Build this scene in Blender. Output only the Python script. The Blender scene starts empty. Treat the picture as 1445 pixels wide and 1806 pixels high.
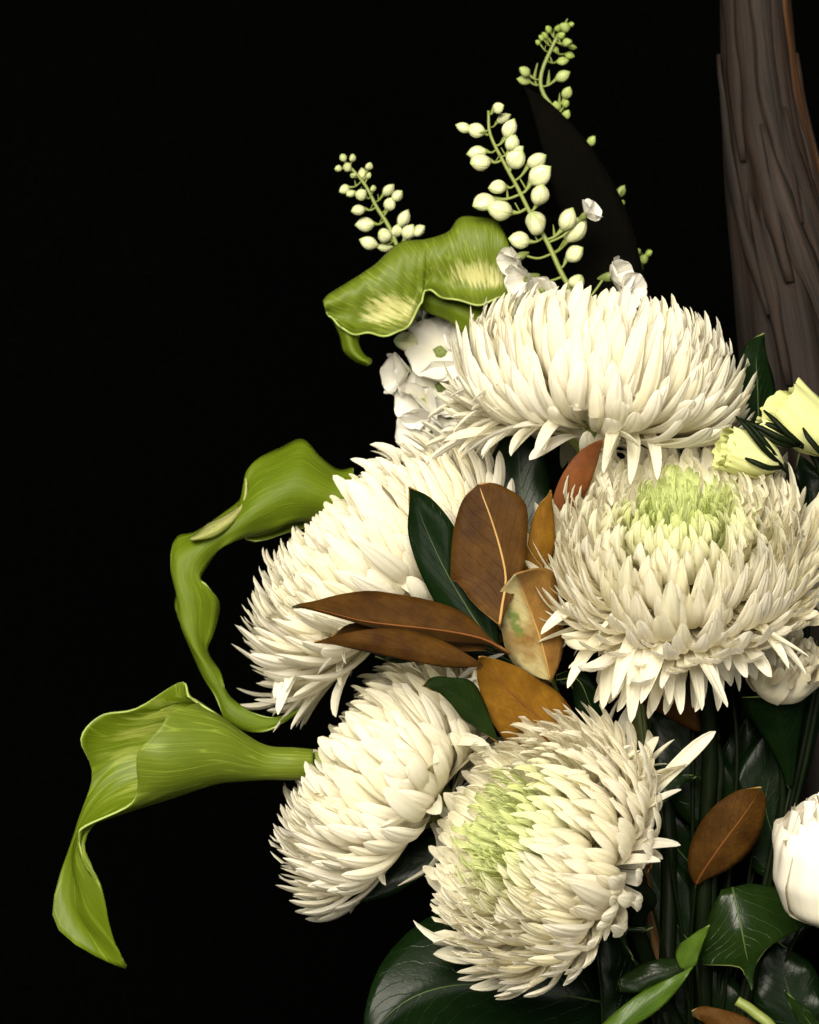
import bpy, math, random
import numpy as np
from mathutils import Vector, Matrix, Quaternion

S = bpy.context.scene
COL = S.collection
PI = math.pi
rad = math.radians

# ------------------------------------------------------------ camera, world, light, exposure
PX = 0.00025                      # metres per photograph pixel in the plane y = 0
DIST = 1.2
CAMZ = 1.0
cam_d = bpy.data.cameras.new('camera')
cam = bpy.data.objects.new('camera', cam_d); COL.objects.link(cam)
cam.location = (0, -DIST, CAMZ); cam.rotation_euler = (PI/2, 0, 0)
cam_d.sensor_fit = 'VERTICAL'; cam_d.sensor_height = 24.0
cam_d.lens = 24.0*DIST/(1806*PX)
cam_d.clip_start = 0.05; cam_d.clip_end = 50
cam_d.dof.use_dof = True; cam_d.dof.focus_distance = 1.17; cam_d.dof.aperture_fstop = 13
S.camera = cam

world = bpy.data.worlds.new('World'); S.world = world; world.use_nodes = True
bg = world.node_tree.nodes['Background']
bg.inputs[0].default_value = (0.85, 0.92, 1.0, 1); bg.inputs[1].default_value = 0.05

def area(name, loc, target, size, power, col):
    l = bpy.data.lights.new(name, 'AREA'); l.shape = 'DISK'; l.size = size; l.energy = power; l.color = col
    o = bpy.data.objects.new(name, l); COL.objects.link(o); o.location = loc
    o.rotation_euler = (Vector(target)-Vector(loc)).to_track_quat('-Z', 'Y').to_euler()
    return o
area('key_lamp', (-0.25, -1.6, 1.66), (0.02, 0, 1.0), 1.0, 86, (1.0, 0.935, 0.79))
area('fill_lamp', (0.55, -1.75, 0.75), (0.05, 0, 1.0), 0.7, 7, (1.0, 0.95, 0.86))
area('side_lamp', (-1.5, -0.5, 0.95), (0.0, 0.05, 1.0), 0.6, 5.0, (1.0, 0.96, 0.90))

S.view_settings.view_transform = 'Standard'; S.view_settings.look = 'None'
S.cycles.max_bounces = 12; S.cycles.diffuse_bounces = 8; S.cycles.transmission_bounces = 8
S.view_settings.exposure = 0.0; S.view_settings.gamma = 1.0

# ------------------------------------------------------------ helpers
def P(px, py, d=0.0):
    """photograph pixel + depth behind the middle plane (in pixels of 0.25 mm) -> world point"""
    y = d*PX; f = (DIST+y)/DIST
    return Vector(((px-722.5)*PX*f, y, CAMZ+(903-py)*PX*f))

def empty(name, loc, label, cat, group=None):
    o = bpy.data.objects.new(name, None); COL.objects.link(o); o.location = loc
    o.empty_display_size = 0.02
    o['label'] = label; o['category'] = cat
    if group: o['group'] = group
    return o

def tag(o, label, cat, group=None, kind=None):
    o['label'] = label; o['category'] = cat
    if group: o['group'] = group
    if kind: o['kind'] = kind
    return o

def make_mesh(name, verts, faces, mats, uvs=None, fmat=None, attr=None, smooth=True):
    me = bpy.data.meshes.new(name)
    me.from_pydata([tuple(v) for v in verts], [], faces)
    for m in (mats if isinstance(mats, (list, tuple)) else [mats]): me.materials.append(m)
    if fmat is not None: me.polygons.foreach_set('material_index', fmat)
    if smooth: me.polygons.foreach_set('use_smooth', [True]*len(me.polygons))
    if uvs is not None:
        l = me.uv_layers.new(name='UVMap')
        vi = np.empty(len(me.loops), dtype=np.int32); me.loops.foreach_get('vertex_index', vi)
        l.data.foreach_set('uv', np.asarray(uvs, dtype=np.float32)[vi].ravel())
    if attr is not None:
        a = me.attributes.new('pale', 'FLOAT', 'POINT'); a.data.foreach_set('value', np.asarray(attr, dtype=np.float32))
    me.update()
    return me

def origin_of(p):
    v = Vector((0, 0, 0))
    while p is not None: v = v+p.location; p = p.parent
    return v

def obj(name, me, parent=None, local=False):
    """link a mesh whose vertices are in world space (or local to parent if local)"""
    o = bpy.data.objects.new(name, me); COL.objects.link(o)
    if parent is not None:
        o.parent = parent
        if not local:
            L = origin_of(parent)
            me.transform(Matrix.Translation(-L))
    return o

def crom(pts, n):
    """Catmull-Rom through rows of numbers, n samples"""
    a = np.asarray(pts, dtype=float); m = len(a)
    ext = np.vstack([2*a[0]-a[1], a, 2*a[-1]-a[-2]])
    out = []
    for i in range(n):
        x = i/(n-1)*(m-1); k = min(int(x), m-2); t = x-k
        p0, p1, p2, p3 = ext[k], ext[k+1], ext[k+2], ext[k+3]
        out.append(0.5*((2*p1)+(-p0+p2)*t+(2*p0-5*p1+4*p2-p3)*t*t+(-p0+3*p1-3*p2+p3)*t**3))
    return np.array(out)

def arclen_resample(pts, n):
    a = crom(pts, 8*len(pts)); s = np.concatenate([[0], np.cumsum(np.linalg.norm(np.diff(a[:, :3], axis=0), axis=1))])
    q = np.linspace(0, s[-1], n)
    return np.stack([np.interp(q, s, a[:, k]) for k in range(a.shape[1])], axis=1)

def tube_geo(path, radii, seg=8, cap=True):
    pts = [Vector(p) for p in path]; V = []; F = []; UV = []
    up = Vector((0, -1, 0.13)).normalized(); n = len(pts)
    for i, p in enumerate(pts):
        t = (pts[min(i+1, n-1)]-pts[max(i-1, 0)]).normalized()
        a = up-t*up.dot(t)
        if a.length < 1e-4: a = Vector((1, 0, 0))-t*t.x
        a.normalize(); b = t.cross(a)
        for k in range(seg):
            an = 2*PI*k/seg; V.append(p+(a*math.cos(an)+b*math.sin(an))*radii[i]); UV.append((k/seg, i/(n-1)))
    for i in range(n-1):
        for k in range(seg):
            F.append((i*seg+k, i*seg+(k+1) % seg, (i+1)*seg+(k+1) % seg, (i+1)*seg+k))
    if cap:
        F.append(tuple(range(seg-1, -1, -1))); F.append(tuple((n-1)*seg+k for k in range(seg)))
    return V, F, UV

def tube(name, ctrl, r0, r1, mat, parent, n=14, seg=8, pix=True, jitter=0.0):
    if pix: ctrl = [tuple(P(*c)) for c in ctrl]
    path = crom(ctrl, n)
    if jitter:
        rr = random.Random(len(ctrl)*7+int(r0*1e6)); path = path+np.array([[rr.uniform(-jitter, jitter) for _ in range(3)] for _ in range(n)])
    R = [r0+(r1-r0)*i/(n-1) for i in range(n)]
    V, F, UV = tube_geo(path, R, seg)
    return obj(name, make_mesh(name, V, F, mat, UV), parent)

def grid_faces(nu, nv, off=0, flip=False):
    F = []
    for i in range(nv-1):
        for j in range(nu-1):
            q = (off+i*nu+j, off+i*nu+j+1, off+(i+1)*nu+j+1, off+(i+1)*nu+j)
            F.append(q[::-1] if flip else q)
    return F

def solid_sheet(G, thick, fmats=(0, 1, 2), toward=Vector((0, -1, 0)), edge_round=True):
    """closed sheet from a grid of points G[nv][nu]; first side looks 'toward'"""
    G = np.asarray(G, dtype=float); nv, nu = G.shape[:2]
    du = np.gradient(G, axis=1); dv = np.gradient(G, axis=0)
    N = np.cross(du, dv); L = np.linalg.norm(N, axis=2, keepdims=True); N = N/np.maximum(L, 1e-12)
    flip = (N*np.array(toward)).sum() < 0
    if flip: N = -N
    A = G+N*thick*0.5; B = G-N*thick*0.5
    V = [tuple(p) for p in A.reshape(-1, 3)]+[tuple(p) for p in B.reshape(-1, 3)]
    uv = [(j/(nu-1), i/(nv-1)) for i in range(nv) for j in range(nu)]*2
    o = nu*nv
    F = grid_faces(nu, nv, 0, flip); M = [fmats[0]]*len(F)
    f2 = grid_faces(nu, nv, o, not flip); F += f2; M += [fmats[1]]*len(f2)
    ring = [j for j in range(nu)]+[i*nu+nu-1 for i in range(1, nv)]+[(nv-1)*nu+j for j in range(nu-2, -1, -1)]+[i*nu for i in range(nv-2, 0, -1)]
    for k in range(len(ring)):
        a, b = ring[k], ring[(k+1) % len(ring)]
        q = (a, o+a, o+b, b) if not flip else (b, o+b, o+a, a)
        F.append(q); M.append(fmats[2])
    return V, F, uv, M

# ------------------------------------------------------------ materials
def newmat(name):
    m = bpy.data.materials.new(name); m.use_nodes = True
    nt = m.node_tree; bs = nt.nodes['Principled BSDF']
    return m, nt, bs
def nd(nt, t, **kw):
    n = nt.nodes.new(t)
    for k, v in kw.items(): setattr(n, k, v)
    return n
def math_n(nt, op, a, b=None, c=None):
    n = nd(nt, 'ShaderNodeMath', operation=op)
    for i, x in enumerate((a, b, c)):
        if x is None: continue
        if isinstance(x, (int, float)): n.inputs[i].default_value = x
        else: nt.links.new(x, n.inputs[i])
    return n.outputs[0]
def mixc(nt, f, a, b, mode='MIX'):
    n = nd(nt, 'ShaderNodeMix', data_type='RGBA', blend_type=mode)
    for s, x in ((0, f), (6, a), (7, b)):
        if isinstance(x, (int, float)): n.inputs[s].default_value = x
        elif isinstance(x, tuple): n.inputs[s].default_value = (*x, 1) if len(x) == 3 else x
        else: nt.links.new(x, n.inputs[s])
    return n.outputs[2]
def noise(nt, vec, scale, detail=3, rough=0.55):
    n = nd(nt, 'ShaderNodeTexNoise'); n.inputs['Scale'].default_value = scale
    n.inputs['Detail'].default_value = detail; n.inputs['Roughness'].default_value = rough
    if vec is not None: nt.links.new(vec, n.inputs['Vector'])
    return n.outputs['Fac']
def mapr(nt, x, a, b, c=0.0, d=1.0):
    n = nd(nt, 'ShaderNodeMapRange'); nt.links.new(x, n.inputs[0])
    for i, v in enumerate((a, b, c, d)): n.inputs[i+1].default_value = v
    return n.outputs[0]
def scaled(nt, vec, s):
    n = nd(nt, 'ShaderNodeMapping'); n.inputs['Scale'].default_value = s; nt.links.new(vec, n.inputs[0]); return n.outputs[0]
def bump(nt, bs, h, strength, dist):
    b = nd(nt, 'ShaderNodeBump'); b.inputs['Strength'].default_value = strength; b.inputs['Distance'].default_value = dist
    nt.links.new(h, b.inputs['Height']); nt.links.new(b.outputs[0], bs.inputs['Normal']); return b
def add_translucent(nt, bs, colsock, fac, bmp=None):
    tr = nd(nt, 'ShaderNodeBsdfTranslucent'); nt.links.new(colsock, tr.inputs[0])
    if bmp: nt.links.new(bmp.outputs[0], tr.inputs['Normal'])
    mx = nd(nt, 'ShaderNodeMixShader'); mx.inputs[0].default_value = fac
    nt.links.new(bs.outputs[0], mx.inputs[1]); nt.links.new(tr.outputs[0], mx.inputs[2])
    nt.links.new(mx.outputs[0], nt.nodes['Material Output'].inputs['Surface'])

def petal_mat(name, use_obj_color=True, base=(0.78, 0.70, 0.50), grooves=3.0, transl=0.46, rough=0.5):
    m, nt, bs = newmat(name)
    uv = nd(nt, 'ShaderNodeUVMap').outputs[0]
    sx = nd(nt, 'ShaderNodeSeparateXYZ'); nt.links.new(uv, sx.inputs[0])
    oi = nd(nt, 'ShaderNodeObjectInfo')
    c = oi.outputs['Color'] if use_obj_color else mixc(nt, 0.0, base, base)
    off = nd(nt, 'ShaderNodeVectorMath', operation='ADD'); nt.links.new(uv, off.inputs[0])
    cmb = nd(nt, 'ShaderNodeCombineXYZ'); r10 = math_n(nt, 'MULTIPLY', oi.outputs['Random'], 37.0)
    nt.links.new(r10, cmb.inputs[0]); nt.links.new(cmb.outputs[0], off.inputs[1])
    st = noise(nt, scaled(nt, off.outputs[0], (9, 1.2, 1)), 1.0, 4)
    c = mixc(nt, mapr(nt, st, 0.35, 0.75, 0.0, 0.18), c, (0.76, 0.70, 0.50))
    # the root of the petal is a warmer yellow-green, the tip purer
    c = mixc(nt, mapr(nt, sx.outputs[1], 0.0, 0.5, 0.35, 0.0), c, (0.74, 0.71, 0.40))
    nt.links.new(c, bs.inputs['Base Color'])
    bs.inputs['Roughness'].default_value = rough; bs.inputs['Specular IOR Level'].default_value = 0.3
    g = math_n(nt, 'SINE', math_n(nt, 'MULTIPLY', sx.outputs[0], grooves*2*PI))
    h = math_n(nt, 'ADD', math_n(nt, 'MULTIPLY', g, 0.5), math_n(nt, 'MULTIPLY', st, 1.6))
    b = bump(nt, bs, h, 0.45, 0.0005)
    add_translucent(nt, bs, c, transl, b)
    return m

def leaf_mat(name, c1, c2, rough, spec, vein=(0.2, 0.2, 0.05), veinf=0.25, sheen=0.0, tip=None, patch=None, bumpd=0.0006, nscale=3.0, transl=0.0):
    m, nt, bs = newmat(name)
    uv = nd(nt, 'ShaderNodeUVMap').outputs[0]
    sx = nd(nt, 'ShaderNodeSeparateXYZ'); nt.links.new(uv, sx.inputs[0])
    tc = nd(nt, 'ShaderNodeTexCoord').outputs['Object']
    n1 = noise(nt, tc, 26*nscale, 5, 0.6); n2 = noise(nt, tc, 210*nscale, 3)
    c = mixc(nt, mapr(nt, n1, 0.32, 0.68), c1, c2)
    c = mixc(nt, mapr(nt, n2, 0.35, 0.7, 0, 0.35), c, tuple(0.55*(a+b)/2 for a, b in zip(c1, c2)))
    au = math_n(nt, 'ABSOLUTE', math_n(nt, 'SUBTRACT', sx.outputs[0], 0.5))
    ph = math_n(nt, 'SUBTRACT', math_n(nt, 'MULTIPLY', sx.outputs[1], 11.0), math_n(nt, 'MULTIPLY', au, 7.0))
    ph = math_n(nt, 'ADD', ph, math_n(nt, 'MULTIPLY', n1, 0.9))
    w = math_n(nt, 'ABSOLUTE', math_n(nt, 'SINE', math_n(nt, 'MULTIPLY', ph, PI)))
    vm = mapr(nt, w, 0.0, 0.13, 1.0, 0.0)
    if patch:
        pn = noise(nt, tc, 30, 4, 0.65)
        left = mapr(nt, sx.outputs[0], patch[3]-0.06, patch[3]+0.06, 1.0, 0.0) if patch[3] > 0 else mapr(nt, sx.outputs[0], -patch[3]-0.06, -patch[3]+0.06, 0.0, 1.0)
        c = mixc(nt, math_n(nt, 'MULTIPLY', left, mapr(nt, pn, 0.40, 0.58, 0.1, 1.0)), c, patch[0])
        pu = math_n(nt, 'DIVIDE', math_n(nt, 'SUBTRACT', sx.outputs[0], patch[2][0]), 0.16)
        pv = math_n(nt, 'DIVIDE', math_n(nt, 'SUBTRACT', sx.outputs[1], patch[2][1]), 0.15)
        dd = math_n(nt, 'ADD', math_n(nt, 'ADD', math_n(nt, 'MULTIPLY', pu, pu), math_n(nt, 'MULTIPLY', pv, pv)), math_n(nt, 'MULTIPLY', pn, 6.0))
        c = mixc(nt, mapr(nt, dd, 3.3, 3.7, 0.9, 0.0), c, patch[1])
    c = mixc(nt, math_n(nt, 'MULTIPLY', vm, veinf), c, vein)
    if tip: c = mixc(nt, mapr(nt, sx.outputs[1], 0.93, 0.955), c, tip)
    nt.links.new(c, bs.inputs['Base Color'])
    bs.inputs['Roughness'].default_value = rough; bs.inputs['Specular IOR Level'].default_value = spec
    if sheen: bs.inputs['Sheen Weight'].default_value = sheen; bs.inputs['Sheen Roughness'].default_value = 0.5
    h = math_n(nt, 'ADD', math_n(nt, 'MULTIPLY', vm, -0.5), math_n(nt, 'ADD', n1, math_n(nt, 'MULTIPLY', n2, 0.35)))
    b = bump(nt, bs, h, 0.6, bumpd)
    if transl: add_translucent(nt, bs, c, transl, b)
    return m

def plain_mat(name, c1, c2, rough=0.5, spec=0.4, scale=60, stretch=None, bs_d=0.0004, transl=0.0):
    m, nt, bs = newmat(name)
    if stretch:
        uv = nd(nt, 'ShaderNodeUVMap').outputs[0]; vec = scaled(nt, uv, stretch); f = noise(nt, vec, 1.0, 5)
    else:
        f = noise(nt, nd(nt, 'ShaderNodeTexCoord').outputs['Object'], scale, 4)
    c = mixc(nt, mapr(nt, f, 0.3, 0.7), c1, c2)
    nt.links.new(c, bs.inputs['Base Color'])
    bs.inputs['Roughness'].default_value = rough; bs.inputs['Specular IOR Level'].default_value = spec
    b = bump(nt, bs, f, 0.5, bs_d)
    if transl: add_translucent(nt, bs, c, transl, b)
    return m

def calla_mat(name, c1, c2, palec, pale_gain):
    """green spathe; attribute 'pale' marks the cream flare, streaked along the veins"""
    m, nt, bs = newmat(name)
    uv = nd(nt, 'ShaderNodeUVMap').outputs[0]
    sx = nd(nt, 'ShaderNodeSeparateXYZ'); nt.links.new(uv, sx.inputs[0])
    tc = nd(nt, 'ShaderNodeTexCoord').outputs['Object']
    n1 = noise(nt, tc, 22, 4)
    st = noise(nt, scaled(nt, uv, (60, 3.2, 1)), 1.0, 5, 0.6)
    fine = noise(nt, scaled(nt, uv, (150, 4, 1)), 1.0, 3)
    c = mixc(nt, mapr(nt, n1, 0.3, 0.7), c1, c2)
    c = mixc(nt, mapr(nt, fine, 0.45, 0.75, 0, 0.18), c, tuple(min(1, x*1.8) for x in c2))
    ln = noise(nt, scaled(nt, uv, (34, 0.9, 1)), 1.0, 2, 0.4)
    c = mixc(nt, mapr(nt, math_n(nt, 'ABSOLUTE', math_n(nt, 'SUBTRACT', ln, 0.5)), 0.0, 0.02, 0.45, 0.0), c, tuple(min(1, x*1.9+0.02) for x in c2))
    c = mixc(nt, mapr(nt, n1, 0.5, 0.75, 0, 0.35), c, tuple(x*0.45 for x in c1))
    at = nd(nt, 'ShaderNodeAttribute', attribute_name='pale').outputs['Fac']
    f = math_n(nt, 'ADD', math_n(nt, 'MULTIPLY', at, pale_gain), math_n(nt, 'MULTIPLY', math_n(nt, 'SUBTRACT', st, 0.5), 3.4))
    f = math_n(nt, 'MULTIPLY', mapr(nt, f, 0.30, 1.0), mapr(nt, at, 0.05, 0.55))
    c = mixc(nt, f, c, palec)
    nt.links.new(c, bs.inputs['Base Color'])
    bs.inputs['Roughness'].default_value = 0.45; bs.inputs['Specular IOR Level'].default_value = 0.22
    h = math_n(nt, 'ADD', math_n(nt, 'MULTIPLY', st, 1.2), fine)
    b = bump(nt, bs, h, 0.35, 0.0006)
    add_translucent(nt, bs, c, 0.30, b)
    return m

M = {}
M['petal'] = petal_mat('ivory_petal')
M['floret'] = petal_mat('white_sepal', False, (0.72, 0.70, 0.64), 2.0, 0.30)
M['rosewhite'] = petal_mat('white_rose_petal', False, (0.80, 0.76, 0.66), 1.0, 0.2)
M['ruffle'] = petal_mat('cream_ruffled_petal', False, (0.80, 0.74, 0.57), 2.0, 0.2)
M['lime'] = petal_mat('lime_bud_petal', False, (0.64, 0.66, 0.28), 3.0, 0.2)
M['brown'] = leaf_mat('rust_felt_leaf', (0.066, 0.028, 0.0025), (0.026, 0.009, 0.0008), 0.65, 0.10, (0.09, 0.038, 0.005), 0.10, 0.0, tip=(0.02, 0.03, 0.01))
M['gold'] = leaf_mat('golden_felt_leaf', (0.185, 0.088, 0.007), (0.105, 0.043, 0.0035), 0.6, 0.12, (0.30, 0.15, 0.02), 0.12, 0.0)
M['red'] = leaf_mat('russet_leaf', (0.15, 0.045, 0.008), (0.085, 0.024, 0.005), 0.5, 0.35, (0.3, 0.12, 0.03), 0.2)
M['mottle'] = leaf_mat('mottled_leaf', (0.25, 0.13, 0.025), (0.15, 0.065, 0.012), 0.55, 0.3, (0.4, 0.3, 0.1), 0.12, 0.0,
                       patch=((0.38, 0.32, 0.15), (0.10, 0.15, 0.03), (0.25, 0.50), 0.47))
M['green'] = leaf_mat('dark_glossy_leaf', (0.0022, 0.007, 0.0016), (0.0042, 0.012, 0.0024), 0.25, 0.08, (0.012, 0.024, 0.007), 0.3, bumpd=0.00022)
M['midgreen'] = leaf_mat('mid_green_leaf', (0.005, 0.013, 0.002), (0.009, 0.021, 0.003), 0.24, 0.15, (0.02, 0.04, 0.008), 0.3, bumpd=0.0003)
M['bright'] = leaf_mat('bright_green_leaf', (0.05, 0.105, 0.006), (0.078, 0.14, 0.009), 0.42, 0.4, (0.25, 0.42, 0.08), 0.3, transl=0.12)
M['shadeleaf'] = leaf_mat('shade_toned_leaf', (0.0010, 0.0010, 0.0005), (0.0019, 0.0014, 0.0007), 0.9, 0.03, (0.01, 0.01, 0.005), 0.2)  # dark green leaf in shadow; the shade is put into this near-black colour
M['paleedge'] = plain_mat('pale_leaf_edge', (0.16, 0.19, 0.055), (0.10, 0.13, 0.035), 0.5, 0.3)
M['tanedge'] = plain_mat('tan_leaf_edge', (0.26, 0.15, 0.04), (0.18, 0.09, 0.022), 0.6, 0.3)
M['darkrib'] = plain_mat('brown_midrib', (0.16, 0.055, 0.012), (0.10, 0.035, 0.008), 0.6, 0.2)
M['tanrib'] = plain_mat('tan_midrib', (0.42, 0.26, 0.08), (0.30, 0.17, 0.05), 0.6, 0.2)
M['greenrib'] = plain_mat('green_midrib', (0.05, 0.08, 0.02), (0.035, 0.06, 0.014), 0.5, 0.3)
M['stem'] = plain_mat('green_stem', (0.13, 0.165, 0.03), (0.19, 0.22, 0.055), 0.45, 0.4, stretch=(6, 14, 1))
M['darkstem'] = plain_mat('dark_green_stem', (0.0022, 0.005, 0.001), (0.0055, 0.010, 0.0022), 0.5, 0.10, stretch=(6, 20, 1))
M['woodstem'] = plain_mat('brown_twig', (0.12, 0.06, 0.02), (0.07, 0.04, 0.015), 0.7, 0.2)
M['calla_in'] = calla_mat('calla_inner', (0.100, 0.142, 0.008), (0.150, 0.195, 0.016), (0.52, 0.50, 0.20), 1.1)
M['calla_out'] = calla_mat('calla_outer', (0.082, 0.128, 0.003), (0.130, 0.180, 0.006), (0.30, 0.35, 0.06), 0.5)
M['calla_edge'] = plain_mat('calla_rim', (0.32, 0.38, 0.10), (0.25, 0.31, 0.08), 0.45, 0.35)
# ------------------------------------------------------------ setting: black cloth backdrop
def backdrop():
    m, nt, bs = newmat('black_cloth')
    tc = nd(nt, 'ShaderNodeTexCoord').outputs['Object']
    w1 = noise(nt, scaled(nt, tc, (900, 900, 900)), 1.0, 2); w2 = noise(nt, tc, 5, 3)
    c = mixc(nt, mapr(nt, w1, 0.4, 0.8), (0.0004, 0.0004, 0.0004), (0.0021, 0.0020, 0.0017))
    c = mixc(nt, mapr(nt, w2, 0.4, 0.7, 0, 0.6), c, (0.0006, 0.0006, 0.0006))
    nt.links.new(c, bs.inputs['Base Color']); bs.inputs['Roughness'].default_value = 1.0; bs.inputs['Specular IOR Level'].default_value = 0.0
    bump(nt, bs, w1, 0.5, 0.0008)
    V = []; nx, nz = 60, 12
    for i in range(nz):
        for j in range(nx):
            x = -2.2+4.4*j/(nx-1); z = 0.0+2.6*i/(nz-1)
            V.append((x, 0.75+0.012*math.sin(x*9+0.5*math.sin(z*2))+0.006*math.sin(x*23+z), z))
    o = obj('backdrop', make_mesh('backdrop', V, grid_faces(nx, nz), m)); o['kind'] = 'structure'
backdrop()
# ------------------------------------------------------------ leaf builder
def leaf_grid(st, fold=(0.0, 0.0), curl=0.0, wave=0.0, seed=1, nv=22, nh=4, tilt=0.0):
    """st: (px, py, d, wl, wr) from base to tip; widths in px across the midrib, left/right seen walking to the tip"""
    a = crom(st, nv); rr = random.Random(seed); ph = rr.uniform(0, 6); G = []; mid = []
    for i in range(nv):
        x, y, d, wl, wr = a[i]; j0, j1 = max(i-1, 0), min(i+1, nv-1)
        tx, ty = a[j1][0]-a[j0][0], -(a[j1][1]-a[j0][1]); L = math.hypot(tx, ty) or 1; tx /= L; ty /= L
        lx, ly = -ty, tx
        wl = max(wl, 0.4); wr = max(wr, 0.4); row = []
        for k in range(-nh, nh+1):
            q = abs(k)/nh; w = wl if k < 0 else wr; s = 1 if k < 0 else -1
            fo = fold[0] if k < 0 else fold[1]
            dd = d + fo*w*q + curl*w*q*q + tilt*s*w*q + wave*q*q*math.sin(ph+i*0.75+(2.1 if k < 0 else 0))
            row.append(P(x+lx*s*w*q, y-ly*s*w*q, dd))
        G.append(row); mid.append(P(x, y, d))
    return np.array(G), mid

def leaf(name, st, front, back, edge, parent, fold=(0, 0), curl=0.0, wave=4.0, rib=None, ribr=2.2, petiole=None, petr=3.0, thick=0.0007,
         seed=1, tilt=0.0, nv=22, label=None):
    G, mid = leaf_grid(st, fold, curl, wave, seed, nv, 4, tilt)
    V, F, uv, Mi = solid_sheet(G, thick)
    o = obj(name, make_mesh(name, V, F, [M[front], M[back], M[edge]], uv, Mi), parent)
    if rib:
        n = len(mid); path = [m+Vector((0, -0.00012, 0)) for m in mid]
        V, F, uv = tube_geo(path, [ribr*PX*(1-0.8*i/(n-1))+0.00005 for i in range(n)], 6)
        r = obj('midrib', make_mesh('midrib', V, F, M[rib], uv), o if parent is not None else o)
    if petiole:
        tube('petiole', petiole, petr*PX, petr*PX*0.8, M[rib or 'woodstem'], o, 8, 6)
    if label: o['label'] = label
    return o

def Z(ox, oy, k):
    def conv(st, d):
        out = []
        for i, s in enumerate(st):
            dd = d if isinstance(d, (int, float)) else d[0]+(d[1]-d[0])*i/(len(st)-1)
            out.append((ox+s[0]/k, oy+s[1]/k, dd, s[2]/k, s[3]/k))
        return out
    return conv
z5 = Z(500, 800, 2.408); z8 = Z(900, 1150, 2.651); z1 = Z(540, 0, 2.408); z0 = Z(0, 0, 1.0)

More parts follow.
